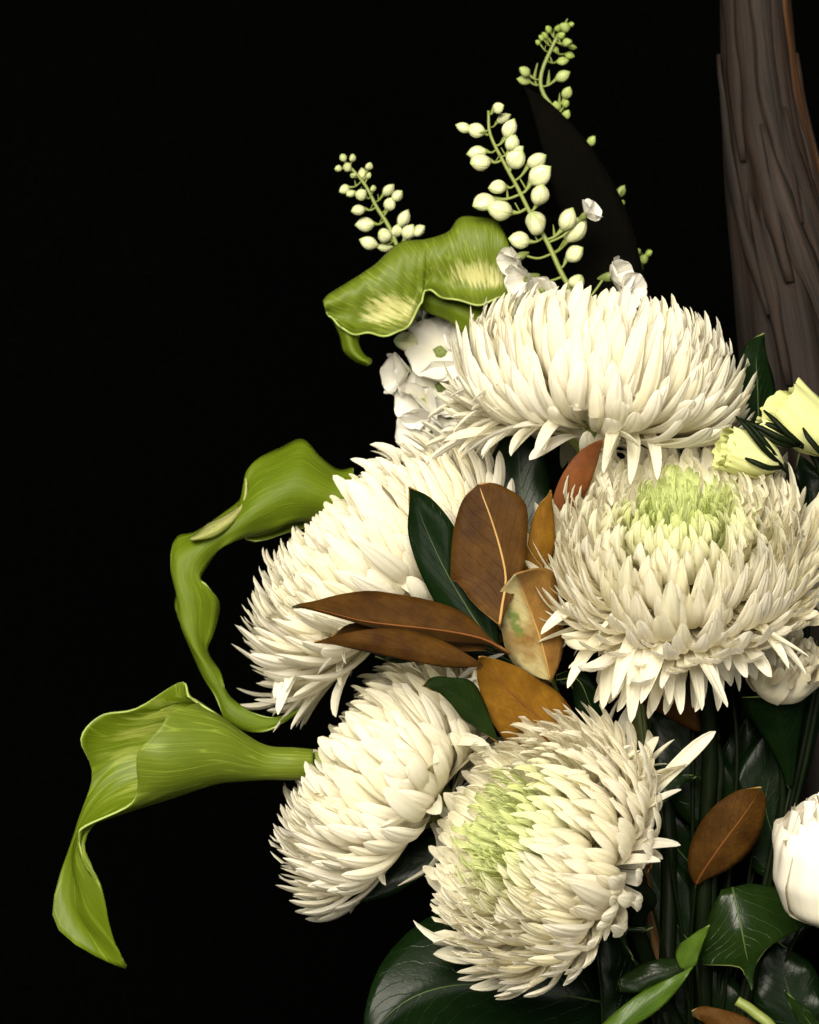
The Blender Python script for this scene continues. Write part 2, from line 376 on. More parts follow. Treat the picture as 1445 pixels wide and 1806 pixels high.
# ------------------------------------------------------------ big weathered wood behind, right
def wood():
    m, nt, bs = newmat('weathered_wood')
    uv = nd(nt, 'ShaderNodeUVMap').outputs[0]
    oi = nd(nt, 'ShaderNodeObjectInfo')
    f = noise(nt, scaled(nt, uv, (26, 1.6, 1)), 1.0, 6, 0.65); g = noise(nt, scaled(nt, uv, (90, 2.5, 1)), 1.0, 4)
    c = mixc(nt, mapr(nt, f, 0.36, 0.56), mixc(nt, 1.0, oi.outputs['Color'], (0.22, 0.165, 0.135), 'MULTIPLY'), (0.005, 0.0025, 0.0012))
    c = mixc(nt, mapr(nt, g, 0.5, 0.75, 0, 0.4), c, (0.017, 0.0115, 0.009))
    big = noise(nt, scaled(nt, uv, (7, 1.1, 1)), 1.0, 3)
    c = mixc(nt, mapr(nt, big, 0.48, 0.66, 0, 0.85), c, (0.013, 0.0055, 0.002))
    nt.links.new(c, bs.inputs['Base Color']); bs.inputs['Roughness'].default_value = 0.75; bs.inputs['Specular IOR Level'].default_value = 0.25
    bump(nt, bs, math_n(nt, 'ADD', f, math_n(nt, 'MULTIPLY', g, 0.6)), 0.45, 0.002)
    D = 760
    base = P(1480, 1500, D)
    root = empty('wood_trunk', base, 'dark fibrous grey-brown wood trunk with a golden outer edge, rising behind the flowers', 'wood')
    ctr = [(1326, -80, 58), (1340, 150, 66), (1368, 350, 88), (1400, 520, 105), (1432, 720, 118), (1455, 1000, 128), (1480, 1500, 140)]
    a = crom([(P(x, y, D).x, P(x, y, D).y, P(x, y, D).z, r*PX*1.16) for x, y, r in ctr], 40)
    rr = random.Random(4); V = []; UV = []; seg = 56
    prof = [0.05*math.sin(k*1.7)+0.035*math.sin(k*0.61+2)+rr.uniform(-0.03, 0.03) for k in range(seg)]
    for i in range(40):
        for k in range(seg):
            an = 2*PI*k/seg; r = a[i][3]*(0.96+prof[k]+0.02*math.sin(k*0.9+i*0.35))
            V.append((a[i][0]+r*math.cos(an), a[i][1]+r*math.sin(an), a[i][2])); UV.append((k/seg, i/39*2))
    F = [(i*seg+k, i*seg+(k+1) % seg, (i+1)*seg+(k+1) % seg, (i+1)*seg+k) for i in range(39) for k in range(seg)]
    F.append(tuple(range(seg))); F.append(tuple(39*seg+k for k in range(seg-1, -1, -1)))
    o = obj('heartwood', make_mesh('heartwood', V, F, m, UV), root); o.color = (0.05, 0.03, 0.02, 1)
    # bark strips: (angle at top, angle at bottom, start row, end row, half width rad, lift, colour)
    strips = [(-0.50, -0.52, 0, 30, 0.34, 1.05, (0.26, 0.13, 0.025)), (-0.92, -0.95, 0, 30, 0.17, 1.03, (0.06, 0.028, 0.010)),
              (-1.05, -1.15, 0, 22, 0.20, 1.04, (0.085, 0.055, 0.04)), (-1.55, -1.35, 0, 15, 0.30, 1.03, (0.105, 0.085, 0.072)),
              (-2.1, -1.75, 0, 19, 0.24, 1.05, (0.10, 0.082, 0.072)), (-2.62, -2.3, 0, 11, 0.22, 1.03, (0.08, 0.062, 0.05)),
              (-2.9, -2.15, 5, 21, 0.13, 1.10, (0.07, 0.045, 0.03)), (-1.75, -1.2, 9, 24, 0.20, 1.08, (0.115, 0.095, 0.085)),
              (-1.2, -0.75, 8, 25, 0.17, 1.07, (0.10, 0.082, 0.075)), (-2.2, -2.0, 13, 25, 0.12, 1.07, (0.12, 0.10, 0.09)),
              (-0.40, -0.45, 5, 22, 0.10, 1.09, (0.30, 0.155, 0.03)), (-1.0, -0.9, 15, 28, 0.12, 1.1, (0.11, 0.09, 0.08))]
    for (a0, a1, i0, i1, hw, lift, colr) in strips:
        G = []; nn = i1-i0+1
        for q in range(nn):
            i = i0+q; t = q/(nn-1); an = a0+(a1-a0)*t
            w = hw*(0.25+0.75*min(1, (1-t)*2.2))*(1 if i0 == 0 else (0.25+0.75*min(1, t*3)))*(1+0.18*math.sin(i*1.3+a0*5))
            row = []
            for k in range(5):
                e = -1+2*k/4; r = a[i][3]*(lift+0.03*(1-e*e)-0.03*abs(e)+0.012*math.sin(i*0.8+k))
                if i0 and q < 2: r *= 1.03
                row.append((a[i][0]+r*math.cos(an+e*w), a[i][1]+r*math.sin(an+e*w), a[i][2]))
            G.append(row)
        V, F, uv, Mi = solid_sheet(G, 0.0016, (0, 0, 0))
        uv = [(u*0.12+a0, v*nn/20) for u, v in uv]
        s = obj('bark_strip', make_mesh('bark_strip', V, F, m, uv, Mi), root); s.color = (*colr, 1)
wood()

# ------------------------------------------------------------ chrysanthemums
VASE = P(1220, 2010, 160)
SE = 2.45
def mum_petal_mesh(theta, a, b, W, rng, kind, mat, back):
    """one petal in the flower's frame (axis = +z), lying in the half plane y = 0, x > 0"""
    th = theta; R = ((math.sin(th)/a)**SE+(abs(math.cos(th))/b)**SE)**(-1/SE)
    nl, nw = 11, 6
    p0 = np.array([0.010*math.sin(min(th, 1.9)), 0.0, -0.012+0.014*math.cos(th)])
    if kind == 'curl':
        R *= rng.uniform(0.62, 0.85); dl = rad(rng.uniform(-55, 55)); k1 = rng.uniform(0.8, 1.05)
    elif kind == 'skirt':
        R *= rng.uniform(0.80, 1.2); dl = -rad(rng.uniform(-6, 34)); k1 = rng.uniform(0.5, 0.7)
    else:
        R *= rng.uniform(0.94, 1.04)
        R *= 0.80+0.20*min(1, max(0, th-0.12)/0.55)
        lean = 3+40*min(1, max(0, th-0.15)/0.85)
        dl = rad(lean*rng.uniform(0.8, 1.2)); k1 = rng.uniform(0.87, 0.97)
        dl = min(dl, max(rad(3), back-th))
    pol = lambda r, an: np.array([r*math.sin(an), 0.0, r*math.cos(an)])
    p2 = pol(R, th); p1 = pol(R*k1, th+dl)
    flick = rng.uniform(-0.10, 0.05)
    tw = rng.uniform(-0.35, 0.35)*(2.4 if kind == 'skirt' else 1); bend = rng.uniform(-0.1, 0.1)*R*(2 if kind != 'main' else 1)
    cup = rng.uniform(0.15, 0.50); tm = rng.uniform(0.70, 0.82); V = []; UV = []
    for i in range(nl+1):
        t = 1-(1-i/nl)**1.45
        c = (1-t)**2*p0+2*t*(1-t)*p1+t*t*p2
        T = 2*(1-t)*(p1-p0)+2*t*(p2-p1); T /= np.linalg.norm(T)
        N = np.array([-T[2], 0, T[0]])            # towards the axis / pole
        if N[2] < 0 and th < 1.2: N = -N
        c = c+N*flick*0.25*R*max(0, t-0.7)**2*4
        c = c+np.array([0, bend*t*t, 0])
        if t < tm: f = 0.34+0.66*math.sin(t/tm*PI/2)
        else: x = (t-tm)/(1-tm); f = (1-x)*0.26+0.74*math.sqrt(max(0.0, 1-x*x))
        if t > 0.995: f = 0.03
        w = W*f+0.00012
        an = tw*t; Y = np.array([0, math.cos(an), 0])+N*math.sin(an); NN = N*math.cos(an)-np.array([0, math.sin(an), 0])
        for j in range(nw+1):
            e = -1+2*j/nw
            V.append(c+Y*w*e*(1-0.18*cup*e*e)+NN*(cup*w*e*e+0.07*w*math.cos(e*PI*2.0)))
            UV.append((j/nw, t))
    return make_mesh('petal', V, grid_faces(nw+1, nl+1), mat, UV)

def mum(cx, cy, d, axis, a_px, b_px, seed, label, n_main, n_skirt, thmax, lime, thm, stemctrl, skirt_az=None, hang=0, hang_dir=(0.3, -0.55, -0.8)):
    rng = random.Random(seed)
    sc = PX*(1+d*PX/DIST); a = a_px*sc; b = b_px*sc
    C = P(cx, cy, d)
    root = empty('chrysanthemum', C, label, 'flower', 'large white chrysanthemum blooms')
    q = Vector(axis).normalized().to_track_quat('Z', 'Y')
    camdir = (Vector((0, -DIST, CAMZ))-C).normalized()
    inv = q.inverted()
    entries = []
    ga = 2.399963
    for i in range(n_main):
        s = (i+0.5)/n_main
        s2 = 0.50*s*s+0.50*s       # a few more near the pole
        th = math.acos(max(-1, 1-s2*(1-math.cos(rad(thm)))))
        entries.append((th, i*ga+rng.uniform(-0.12, 0.12), 'main'))
    for i in range(n_skirt):
        th = rad(rng.uniform(thm-3, thmax)); az = rng.uniform(0, 2*PI)
        if skirt_az and rng.random() < 0.75:
            loc = inv @ Vector(skirt_az); az = math.atan2(loc.y, loc.x)+rng.gauss(0, 0.65)
        entries.append((th, az, 'skirt'))
    for i in range(hang):
        dv = inv @ Vector(hang_dir).normalized(); entries.append((math.acos(dv.z)+rng.gauss(0, 0.12), math.atan2(dv.y, dv.x)+rng.gauss(0, 0.45), 'skirt'))
    for i in range(9 if lime < 0.5 else 0):
        dv = inv @ camdir; th0 = math.acos(dv.z); az0 = math.atan2(dv.y, dv.x)
        entries.append((min(rad(116), max(rad(thm-5), th0+rng.gauss(0.12, 0.14))), az0+rng.gauss(0, 0.16), 'curl'))
    bins = {}; made = []
    for (th, az, kind) in entries:
        key = (kind, int(th/rad(7)), rng.randrange(7))
        if key not in bins:
            thc = th
            W = (0.0015+0.0023*min(1, max(0, th-0.12)/0.8))*rng.uniform(0.88, 1.14)*(a/0.066)*(0.85 if kind == 'skirt' else 1)*(0.45 if th < 0.35 else 0.72 if th < 0.55 else 1)
            bins[key] = (mum_petal_mesh(thc, a, b, W, rng, kind, M['petal'], rad(thm+rng.uniform(3, 13))), thc)
        me, thc = bins[key]
        rot = q @ Quaternion((0, 0, 1), az) @ Quaternion((0, 1, 0), (th-thc)+rng.uniform(-0.05, 0.05)) @ Quaternion((0, 0, 1), rng.uniform(-0.06, 0.06))
        scl = rng.uniform(0.94, 1.05)*(1.12 if rng.random() < 0.06 else 1)
        dirw = (q @ Quaternion((0, 0, 1), az)) @ Vector((math.sin(th), 0, math.cos(th)))
        vis = dirw.dot(camdir)
        k = lime*min(1.0, 1.35*max(0.0, 1-th/rad(46)))
        w = rng.uniform(0, 1)
        col = np.array([0.86, 0.815, 0.665])*(0.95+0.06*w)+np.array([0, 0, 0.05*rng.uniform(-1, 1)])
        if th > 1.3: col = col*0.65+np.array([0.86, 0.84, 0.77])*0.35
        col = col*(1-k)+np.array([0.50, 0.63, 0.10])*k
        col = col*(1-0.3*lime*max(0, 1-th/1.2))+np.array([0.76, 0.77, 0.36])*0.3*lime*max(0, 1-th/1.2)
        made.append((vis-(0.25 if th < rad(15) else 0), me, rot, scl, col, th))
    made.sort(key=lambda x: -x[0])
    for (v, me, rot, scl, col, th) in made[:300]:
        o = bpy.data.objects.new('petal', me); COL.objects.link(o); o.parent = root
        o.rotation_mode = 'QUATERNION'; o.rotation_quaternion = rot; o.scale = (scl,)*3
        o.color = (*[float(min(0.9, max(0, c))) for c in col], 1)
    kk = lime*0.62
    heart = tuple(np.array([0.85, 0.80, 0.64])*(1-kk)+np.array([0.52, 0.66, 0.13])*kk)
    for nm, sel, colr in (('heart_petals', lambda t: t < rad(30), heart), ('far_petals', lambda t: t >= rad(30), (0.87, 0.83, 0.68))):
        V = []; F = []; UV = []
        for (v, me, rot, scl, col, th) in made[300:]:
            if not sel(th): continue
            off = len(V)
            vs = np.empty(len(me.vertices)*3, dtype=np.float32); me.vertices.foreach_get('co', vs)
            mt = rot.to_matrix(); vs = vs.reshape(-1, 3)*scl
            V += [tuple(x) for x in vs @ np.array(mt).T]
            F += [tuple(off+i for i in p.vertices) for p in me.polygons]
            n = len(me.vertices); UV += [((k % 7)/6, (k//7)/11) for k in range(n)]
        if V:
            o = bpy.data.objects.new(nm, make_mesh(nm, V, F, M['petal'], UV)); COL.objects.link(o); o.parent = root
            o.color = (*[float(x) for x in colr], 1); o['kind'] = 'stuff'
    # receptacle: a small lathed green cup the petals spring from
    prof = [(0.0035, -0.026), (0.006, -0.024), (0.011, -0.019), (0.014, -0.012), (0.0135, -0.006), (0.010, -0.001), (0.0045, 0.003), (0.0006, 0.004)]
    sg = 14; V = []; F = []
    for r, zz in prof:
        for k in range(sg): V.append(q @ Vector((r*math.cos(2*PI*k/sg), r*math.sin(2*PI*k/sg), zz)))
    for i in range(len(prof)-1):
        for k in range(sg): F.append((i*sg+k, i*sg+(k+1) % sg, (i+1)*sg+(k+1) % sg, (i+1)*sg+k))
    o = obj('receptacle', make_mesh('receptacle', V, F, M['stem'], [(0, 0)]*len(V)), root, True)
    ax = q @ Vector((0, 0, 1))
    path = [tuple(C-ax*0.022), tuple(C-ax*0.05)]+[tuple(P(*s)) for s in stemctrl]+[tuple(VASE+Vector((rng.uniform(-.02, .02), rng.uniform(-.02, .02), 0)))]
    tube('stem', path, 0.0034, 0.0040, M['darkstem'], root, 24, 8, False)
    return root

mum(1052, 708, 130, (0.12, 0.02, 1.0), 264, 202, 11, 'widest white chrysanthemum, seen side-on, topmost bloom under the delphinium spikes', 720, 50, 122, 0.0, 97,
    [(1130, 1050, 250), (1180, 1500, 200)], (-0.85, -0.3, -0.3), 8, (0.25, -0.62, -0.72))
mum(692, 1024, 290, (-0.70, 0.02, 0.71), 296, 192, 22, 'white chrysanthemum tilted left, partly covered by two brown magnolia leaves', 740, 40, 106, 0.10, 93,
    [(860, 1330, 300), (1080, 1650, 240)], (-0.75, -0.2, -0.65))
mum(1203, 1000, -20, (-0.08, -0.54, 0.84), 270, 176, 33, 'white chrysanthemum with round lime green heart, below yellow-green lisianthus buds', 740, 100, 146, 1.0, 98,
    [(1236, 1190, 75), (1252, 1330, 120), (1240, 1600, 150)], (-0.1, -0.6, -0.8), 6, (-0.45, -0.4, -0.8))
mum(714, 1386, 215, (-0.82, 0.02, 0.57), 282, 178, 44, 'white chrysanthemum facing left, in front of the green calla stem', 740, 40, 106, 0.10, 92,
    [(880, 1560, 240), (1080, 1800, 200)], (0.9, -0.3, 0.1), 6, (0.9, -0.35, 0.15))
mum(990, 1510, -70, (-0.80, -0.44, 0.42), 262, 190, 55, 'lowest white chrysanthemum with slim lime green heart, above the big dark leaf', 740, 40, 104, 0.9, 91,
    [(1130, 1660, 100)], (0.50, -0.15, 0.85), 12, (0.55, 0.0, 0.83))
# ------------------------------------------------------------ calla lilies
def surf_from_columns(cols, nu, nv):
    """cols: each a list of (px,py,d,pale) from base to rim -> grid[nv][nu] points, pale"""
    R = [arclen_resample(c, nv) for c in cols]
    A = np.array(R)                               # ncol, nv, 4
    G = np.stack([crom(A[:, i, :], nu) for i in range(nv)])
    pts = np.array([[tuple(P(*G[i, j, :3])) for j in range(nu)] for i in range(nv)])
    return pts, np.clip(G[..., 3], 0, 1)

def spathe(cols, nu, nv, parent, name='spathe', toward=(0, -1, 0), mats=('calla_in', 'calla_out', 'calla_edge'), thick=0.0009, uvswap=False):
    pts, pale = surf_from_columns(cols, nu, nv)
    V, F, uv, Mi = solid_sheet(pts, thick, toward=Vector(toward))
    if uvswap: uv = [(v, u) for u, v in uv]
    pa = list(pale.reshape(-1))*2
    return obj(name, make_mesh(name, V, F, [M[m] for m in mats], uv, Mi, pa), parent)

def calla_low():
    root = empty('calla_lily', P(560, 1348, 190), 'green calla lily whose long curled tip hangs far down on black', 'flower', None)
    d0 = 150
    # funnel stations along x: (x, centre y, radius y)
    fun = [(552, 1347, 24), (520, 1347, 27), (470, 1345, 29), (425, 1334, 43), (380, 1320, 62), (335, 1315, 78)]
    def col(phi, via, rim, n=6, pale=None):
        out = []; ph = rad(phi)
        for i, (x, c, r) in enumerate(fun[:n]):
            out.append((x+ (8*math.sin(ph) if i > 2 else 0), c-r*math.cos(ph), d0+40*(1-i/5)-r*math.sin(ph), 0.0))
        for v in via: out.append((v[0], v[1], d0+v[2], min(1.0, v[3]*1.5+(0.1 if v[3] > 0.15 else 0))))
        out.append((rim[0], rim[1], d0+rim[2], rim[3])); return out
    cols = [
        col(-8, [], (350, 1240, -8, 0.0), 5),
        col(20, [], (330, 1246, -48, 0.0), 5),
        col(45, [], (300, 1257, -70, 0.0), 5),
        col(65, [], (283, 1284, -84, 0.1), 5),
        col(90, [(300, 1325, -88, 0.0)], (246, 1322, -92, 0.1), 5),
        col(112, [(300, 1355, -84, 0.0)], (241, 1352, -86, 0.1), 5),
        col(135, [(300, 1380, -68, 0.0)], (243, 1384, -68, 0.1), 5),
        col(158, [(300, 1398, -42, 0.0), (260, 1410, -42, 0.1)], (228, 1420, -50, 0.1), 5),
        col(180, [(300, 1408, -5, 0.0), (235, 1428, -8, 0.1)], (150, 1457, -42, 0.0), 5),
        col(184, [(300, 1407, 4, 0.05), (230, 1428, 2, 0.1), (160, 1452, -24, 0)], (139, 1476, -30, 0.0), 5),
        col(188, [(300, 1406, 10, 0.1), (228, 1427, 8, 0.1), (165, 1450, -14, 0), (138, 1478, -22, 0)], (145, 1506, -26, 0.0), 5),
        col(191, [(300, 1405, 14, 0.1), (225, 1426, 12, 0.1), (162, 1452, -8, 0), (138, 1482, -18, 0)], (152, 1532, -30, 0.0), 5),
        col(193, [(300, 1405, 17, 0.1), (223, 1425, 15, 0.1), (161, 1454, -4, 0), (139, 1488, -16, 0), (150, 1525, -28, 0)], (177, 1561, -45, 0.0), 5),
        col(196, [(300, 1404, 20, 0.2), (222, 1424, 18, 0.2), (160, 1455, 0, 0.0), (140, 1490, -18, 0.0), (150, 1520, -25, 0), (176, 1560, -45, 0.0), (187, 1605, -38, 0)], (184, 1640, -22, 0.0), 5),
        col(215, [(295, 1396, 42, 0.5), (210, 1412, 40, 0.3), (150, 1458, 26, 0), (128, 1515, 12, 0.0), (140, 1570, -6, 0), (150, 1620, -10, 0.0), (188, 1668, -8, 0)], (222, 1708, -4, 0.0), 5),
        col(238, [(290, 1375, 62, 0.8), (215, 1392, 58, 0.5), (152, 1440, 44, 0), (122, 1520, 34, 0), (108, 1590, 20, 0)], (96, 1627, 6, 0.0), 5),
        col(262, [(290, 1350, 74, 1.0), (220, 1362, 72, 0.7), (165, 1400, 66, 0.1)], (132, 1470, 58, 0.0), 5),
        col(288, [(290, 1322, 76, 1.0), (225, 1335, 78, 0.8), (190, 1350, 80, 0.3)], (163, 1368, 76, 0.0), 5),
        col(312, [(295, 1290, 66, 1.0), (235, 1300, 72, 0.8), (185, 1308, 70, 0.2), (160, 1305, 56, 0.1)], (143, 1304, 36, 0.0), 5),
        col(332, [(305, 1265, 46, 0.8), (255, 1275, 58, 0.7), (210, 1275, 58, 0.3)], (178, 1262, 42, 0.0), 5),
        col(348, [(318, 1240, 26, 0.6), (280, 1250, 40, 0.6)], (240, 1250, 34, 0.2), 5),
        col(362, [(335, 1232, 8, 0.4), (318, 1225, 12, 0.4)], (318, 1203, 6, 0.2), 5),
        col(378, [(350, 1240, -10, 0.2)], (332, 1228, -22, 0.1), 5),
    ]
    spathe(cols, 100, 48, root, toward=(0, -1, 0), mats=('calla_out', 'calla_in', 'calla_edge'))
    tube('stem', [(556, 1347, 188), (620, 1348, 210), (760, 1420, 300), (960, 1640, 300), (1190, 2000, 190)], 22*PX, 20*PX, M['stem'], root, 20, 12)
    # the pale spadix deep in the throat
    tube('spadix', [(450, 1340, 170), (390, 1325, 160), (330, 1318, 152)], 10*PX, 5*PX, M['lime'], root, 10, 10)
calla_low()

def z3(x, y): return 280+x/2.33, 740+y/2.33
def calla_mid():
    root = empty('calla_lily', P(640, 900, 330), 'green calla lily curling into a long ribbon around the left-tilted chrysanthemum', 'flower', None)
    # stations across the ribbon from its base behind the bloom to the tip: upper/left edge ... lower/right edge
    S = [[(800, 200, 330), (800, 280, 290), (790, 360, 280), (770, 440, 320)],
         [(735, 205, 330), (730, 270, 285), (690, 340, 270), (640, 420, 310)],
         [(665, 155, 330), (655, 230, 275), (620, 320, 258), (560, 420, 300)],
         [(590, 82, 330), (580, 190, 270), (540, 310, 250), (480, 455, 290)],
         [(500, 118, 322), (495, 220, 268), (460, 340, 244), (415, 474, 275)],
         [(405, 165, 312), (410, 260, 268), (390, 380, 238), (350, 484, 262)],
         [(358, 225, 300), (350, 330, 268), (325, 425, 236), (285, 512, 250)],
         [(342, 320, 285), (300, 410, 262), (262, 470, 232), (235, 548, 244)],
         [(250, 408, 280), (205, 468, 252), (190, 510, 226), (196, 590, 240)],
         [(150, 476, 280), (125, 520, 238), (135, 570, 222), (166, 640, 236)],
         [(88, 496, 262), (82, 570, 226), (112, 630, 218), (190, 672, 244)],
         [(62, 560, 250), (78, 650, 220), (130, 700, 214), (228, 735, 250)],
         [(66, 650, 244), (90, 720, 216), (140, 770, 212), (224, 810, 250)],
         [(84, 715, 240), (100, 790, 214), (146, 830, 212), (206, 880, 246)],
         [(78, 785, 236), (112, 860, 210), (150, 890, 210), (190, 930, 240)],
         [(102, 860, 232), (135, 920, 210), (165, 950, 208), (206, 975, 232)],
         [(145, 960, 226), (175, 990, 208), (205, 1015, 206), (240, 1025, 224)],
         [(185, 1050, 220), (210, 1065, 206), (235, 1075, 204), (262, 1085, 216)],
         [(238, 1140, 216), (248, 1130, 206), (258, 1122, 203), (270, 1112, 210)],
         [(275, 1225, 208), (280, 1200, 200), (288, 1175, 198), (300, 1155, 206)],
         [(340, 1270, 204), (345, 1248, 196), (355, 1222, 194), (370, 1200, 204)],
         [(430, 1280, 200), (435, 1262, 192), (445, 1244, 192), (452, 1226, 200)],
         [(515, 1243, 198), (518, 1234, 194), (522, 1225, 193), (527, 1214, 197)],
         [(585, 1188, 200), (585, 1187, 200), (586, 1186, 200), (586, 1185, 200)]]
    for i, s in enumerate(S):
        if 8 <= i <= 22:
            mx = sum(q[0] for q in s)/4; my = sum(q[1] for q in s)/4; w = 1.18 if i < 20 else 1.1
            S[i] = [(mx+(q[0]-mx)*w, my+(q[1]-my)*w, q[2]) for q in s]
    cols = []
    for k in range(4):
        cols.append([(*z3(s[k][0], s[k][1]), s[k][2], (0.25 if k == 0 else 0.0)) for s in S])
    R = np.array(cols); A = np.stack([crom(R[k], 110) for k in range(4)])
    G = np.stack([crom(A[:, i, :], 15) for i in range(110)])
    rr = random.Random(5)
    for i in range(110):      # soft ruffling of the two rims
        G[i, :4, 2] += np.array([1, .6, .25, .05])*9*math.sin(i*0.42)
        G[i, -4:, 2] += np.array([.05, .25, .6, 1])*9*math.sin(i*0.36+1)
    pts = np.array([[tuple(P(*G[i, j, :3])) for j in range(15)] for i in range(110)])
    V, F, uv, Mi = solid_sheet(pts, 0.0009)
    uv = [(u, v*2.5) for u, v in uv]
    obj('spathe', make_mesh('spathe', V, F, [M['calla_out'], M['calla_in'], M['calla_edge']], uv, Mi, list(np.clip(G[..., 3], 0, 1).reshape(-1))*2), root)
    # rolled-over rim that shows its pale inner face
    rim = [(z3(358, 228), z3(365, 300), 296), (z3(346, 330), z3(352, 352), 290), (z3(312, 372), z3(310, 418), 262), (z3(255, 404), z3(262, 462), 246),
           (z3(200, 432), z3(215, 486), 236), (z3(160, 470), z3(165, 494), 232), (z3(130, 488), z3(135, 496), 240)]
    cols = [[(*r[0], r[2]+6, 0.5) for r in rim], [((r[0][0]*.5+r[1][0]*.5), (r[0][1]*.5+r[1][1]*.5), r[2]-26, 0.7) for r in rim], [(*r[1], r[2]-24, 0.2) for r in rim]]
    spathe(cols, 9, 36, root, 'rolled_rim', mats=('calla_in', 'calla_out', 'calla_edge'))
    # back wall of the funnel seen under the hood
    cols = [[(*z3(345, 470), 305, 0), (*z3(360, 492), 300, 0), (*z3(400, 500), 300, 0)], [(*z3(450, 440), 330, 0), (*z3(455, 470), 318, 0), (*z3(450, 492), 312, 0)],
            [(*z3(560, 390), 350, 0), (*z3(560, 430), 335, 0), (*z3(560, 455), 330, 0)], [(*z3(700, 330), 360, 0), (*z3(700, 390), 350, 0), (*z3(700, 430), 345, 0)]]
    spathe(cols, 16, 8, root, 'back_wall', mats=('calla_out', 'calla_in', 'calla_edge'))
    tube('stem', [(*z3(780, 330), 330), (700, 950, 380), (820, 1150, 380), (1000, 1500, 340), (1190, 2000, 200)], 16*PX, 18*PX, M['stem'], root, 20, 12)
calla_mid()

def z1p(x, y): return 540+x/2.408, y/2.408
def calla_top():
    root = empty('calla_lily', P(880, 560, 430), 'green calla lily with cream-streaked open face between two delphinium spikes', 'flower', None)
    T = [((74, 1278), (78, 1300), (84, 1325), (96, 1345), 372, 0.0),
         ((100, 1250), (108, 1290), (120, 1330), (135, 1372), 366, 0.05),
         ((180, 1200), (172, 1270), (168, 1340), (166, 1408), 362, 0.2),
         ((240, 1162), (232, 1250), (232, 1335), (228, 1416), 360, 0.7),
         ((300, 1120), (300, 1225), (305, 1330), (300, 1420), 356, 1.0),
         ((360, 1062), (372, 1195), (380, 1315), (378, 1420), 352, 1.0),
         ((412, 1027), (428, 1170), (438, 1285), (438, 1374), 352, 1.0),
         ((458, 1022), (470, 1135), (482, 1228), (485, 1296), 358, 0.8),
         ((498, 1020), (500, 1125), (500, 1205), (496, 1262), 364, 0.4),
         ((524, 1014), (522, 1110), (520, 1180), (512, 1228), 364, 0.4),
         ((562, 1004), (556, 1105), (548, 1185), (532, 1240), 362, 0.6),
         ((612, 980), (612, 1090), (610, 1185), (590, 1262), 360, 0.9),
         ((655, 925), (672, 1065), (690, 1190), (695, 1290), 354, 1.0),
         ((735, 924), (756, 1060), (780, 1180), (788, 1282), 354, 0.9),
         ((805, 938), (832, 1060), (850, 1160), (868, 1244), 366, 0.5),
         ((846, 1000), (872, 1080), (890, 1150), (905, 1205), 384, 0.2)]
    cols = []
    for (p0, p1, p2, p3, d, pl) in T:
        dt = 362+0.15*(d-360); cols.append([(*z1p(*p0), dt+30, 0.0), (*z1p(p0[0]*.72+p1[0]*.28, p0[1]*.72+p1[1]*.28), dt+2, 0.0), (*z1p(*p1), dt-4, pl*0.35), (*z1p(*p2), dt+12, pl), (*z1p(p2[0]*.35+p3[0]*.65, p2[1]*.35+p3[1]*.65), dt+4, pl*.6), (*z1p(*p3), .5*dt+.5*d-32, 0.05)])
    pts, _ = surf_from_columns(cols, 84, 30)
    for i in range(30):       # soft puckering that grows towards the lower rim
        for j in range(84):
            g = (i/29)**2; pts[i, j, 1] += PX*(7*g*math.sin(j*0.42)+1.0*math.sin(j*0.9+i*0.3)); pts[i, j, 2] += PX*3*g*math.sin(j*0.7+.5)
    V, F, uv, Mi = solid_sheet(pts, 0.0009)
    uv = []; pale = []
    for v in pts.reshape(-1, 3):
        f = DIST/(DIST+v[1]); zx = (v[0]*f/PX+722.5-540)*2.408; zy = (903-(v[2]-CAMZ)*f/PX)*2.408
        w = 1.0                     # veins fan out from each lobe's own root
        a1 = math.atan2(1262-zy, 560-zx); a2 = math.atan2(1560-zy, 820-zx)
        r1 = math.hypot(zx-560, zy-1262); r2 = math.hypot(zx-820, zy-1560)
        uv.append(((a1/PI)*(1-w)+(a2/PI*1.9+3)*w, r1/330*(1-w)+(r2/330+4)*w))
        pl = math.exp(-(((zx-365)/135)**2+((zy-1318-0.0*(zx-365))/78)**2))
        pr = math.exp(-(((zx-735)/150)**2+((zy-1168-0.12*(zx-735))/62)**2))
        pale.append(min(1, 0.98*max(pl, pr)))
    obj('spathe', make_mesh('spathe', V, F, [M['calla_in'], M['calla_out'], M['calla_edge']], uv*2, Mi, pale*2), root)
    # hooked tip
    hook = [((90, 1335), (235, 1412), 362), ((118, 1368), (226, 1425), 356), ((145, 1430), (222, 1455), 350), ((160, 1490), (236, 1490), 346), ((205, 1530), (256, 1516), 344), ((240, 1546), (276, 1526), 346), ((262, 1552), (276, 1544), 352)]
    cols = [[(*z1p(*h[0]), h[2]+16, 0.0) for h in hook], [(*z1p((h[0][0]+h[1][0])/2, (h[0][1]+h[1][1])/2), h[2]-14, 0.05) for h in hook], [(*z1p(*h[1]), h[2]+10, 0.1) for h in hook]]
    spathe(cols, 11, 30, root, 'hooked_tip', mats=('calla_out', 'calla_in', 'calla_edge'))
    # funnel below the face
    f = [((500, 1172), (488, 1245), (482, 1300), 384), ((530, 1220), (540, 1280), (520, 1328), 376), ((600, 1255), (620, 1310), (605, 1362), 372),
         ((690, 1280), (700, 1345), (690, 1432), 374), ((790, 1270), (800, 1350), (780, 1480), 386), ((880, 1225), (900, 1330), (880, 1500), 410), ((980, 1200), (1000, 1330), (980, 1500), 440)]
    cols = [[(*z1p(*r[0]), r[3]+14, 0.0), (*z1p(*r[1]), r[3], 0.1), (*z1p(*r[2]), r[3]+20, 0.0)] for r in f]
    spathe(cols, 40, 14, root, 'funnel', mats=('calla_out', 'calla_in', 'calla_edge'), uvswap=True)
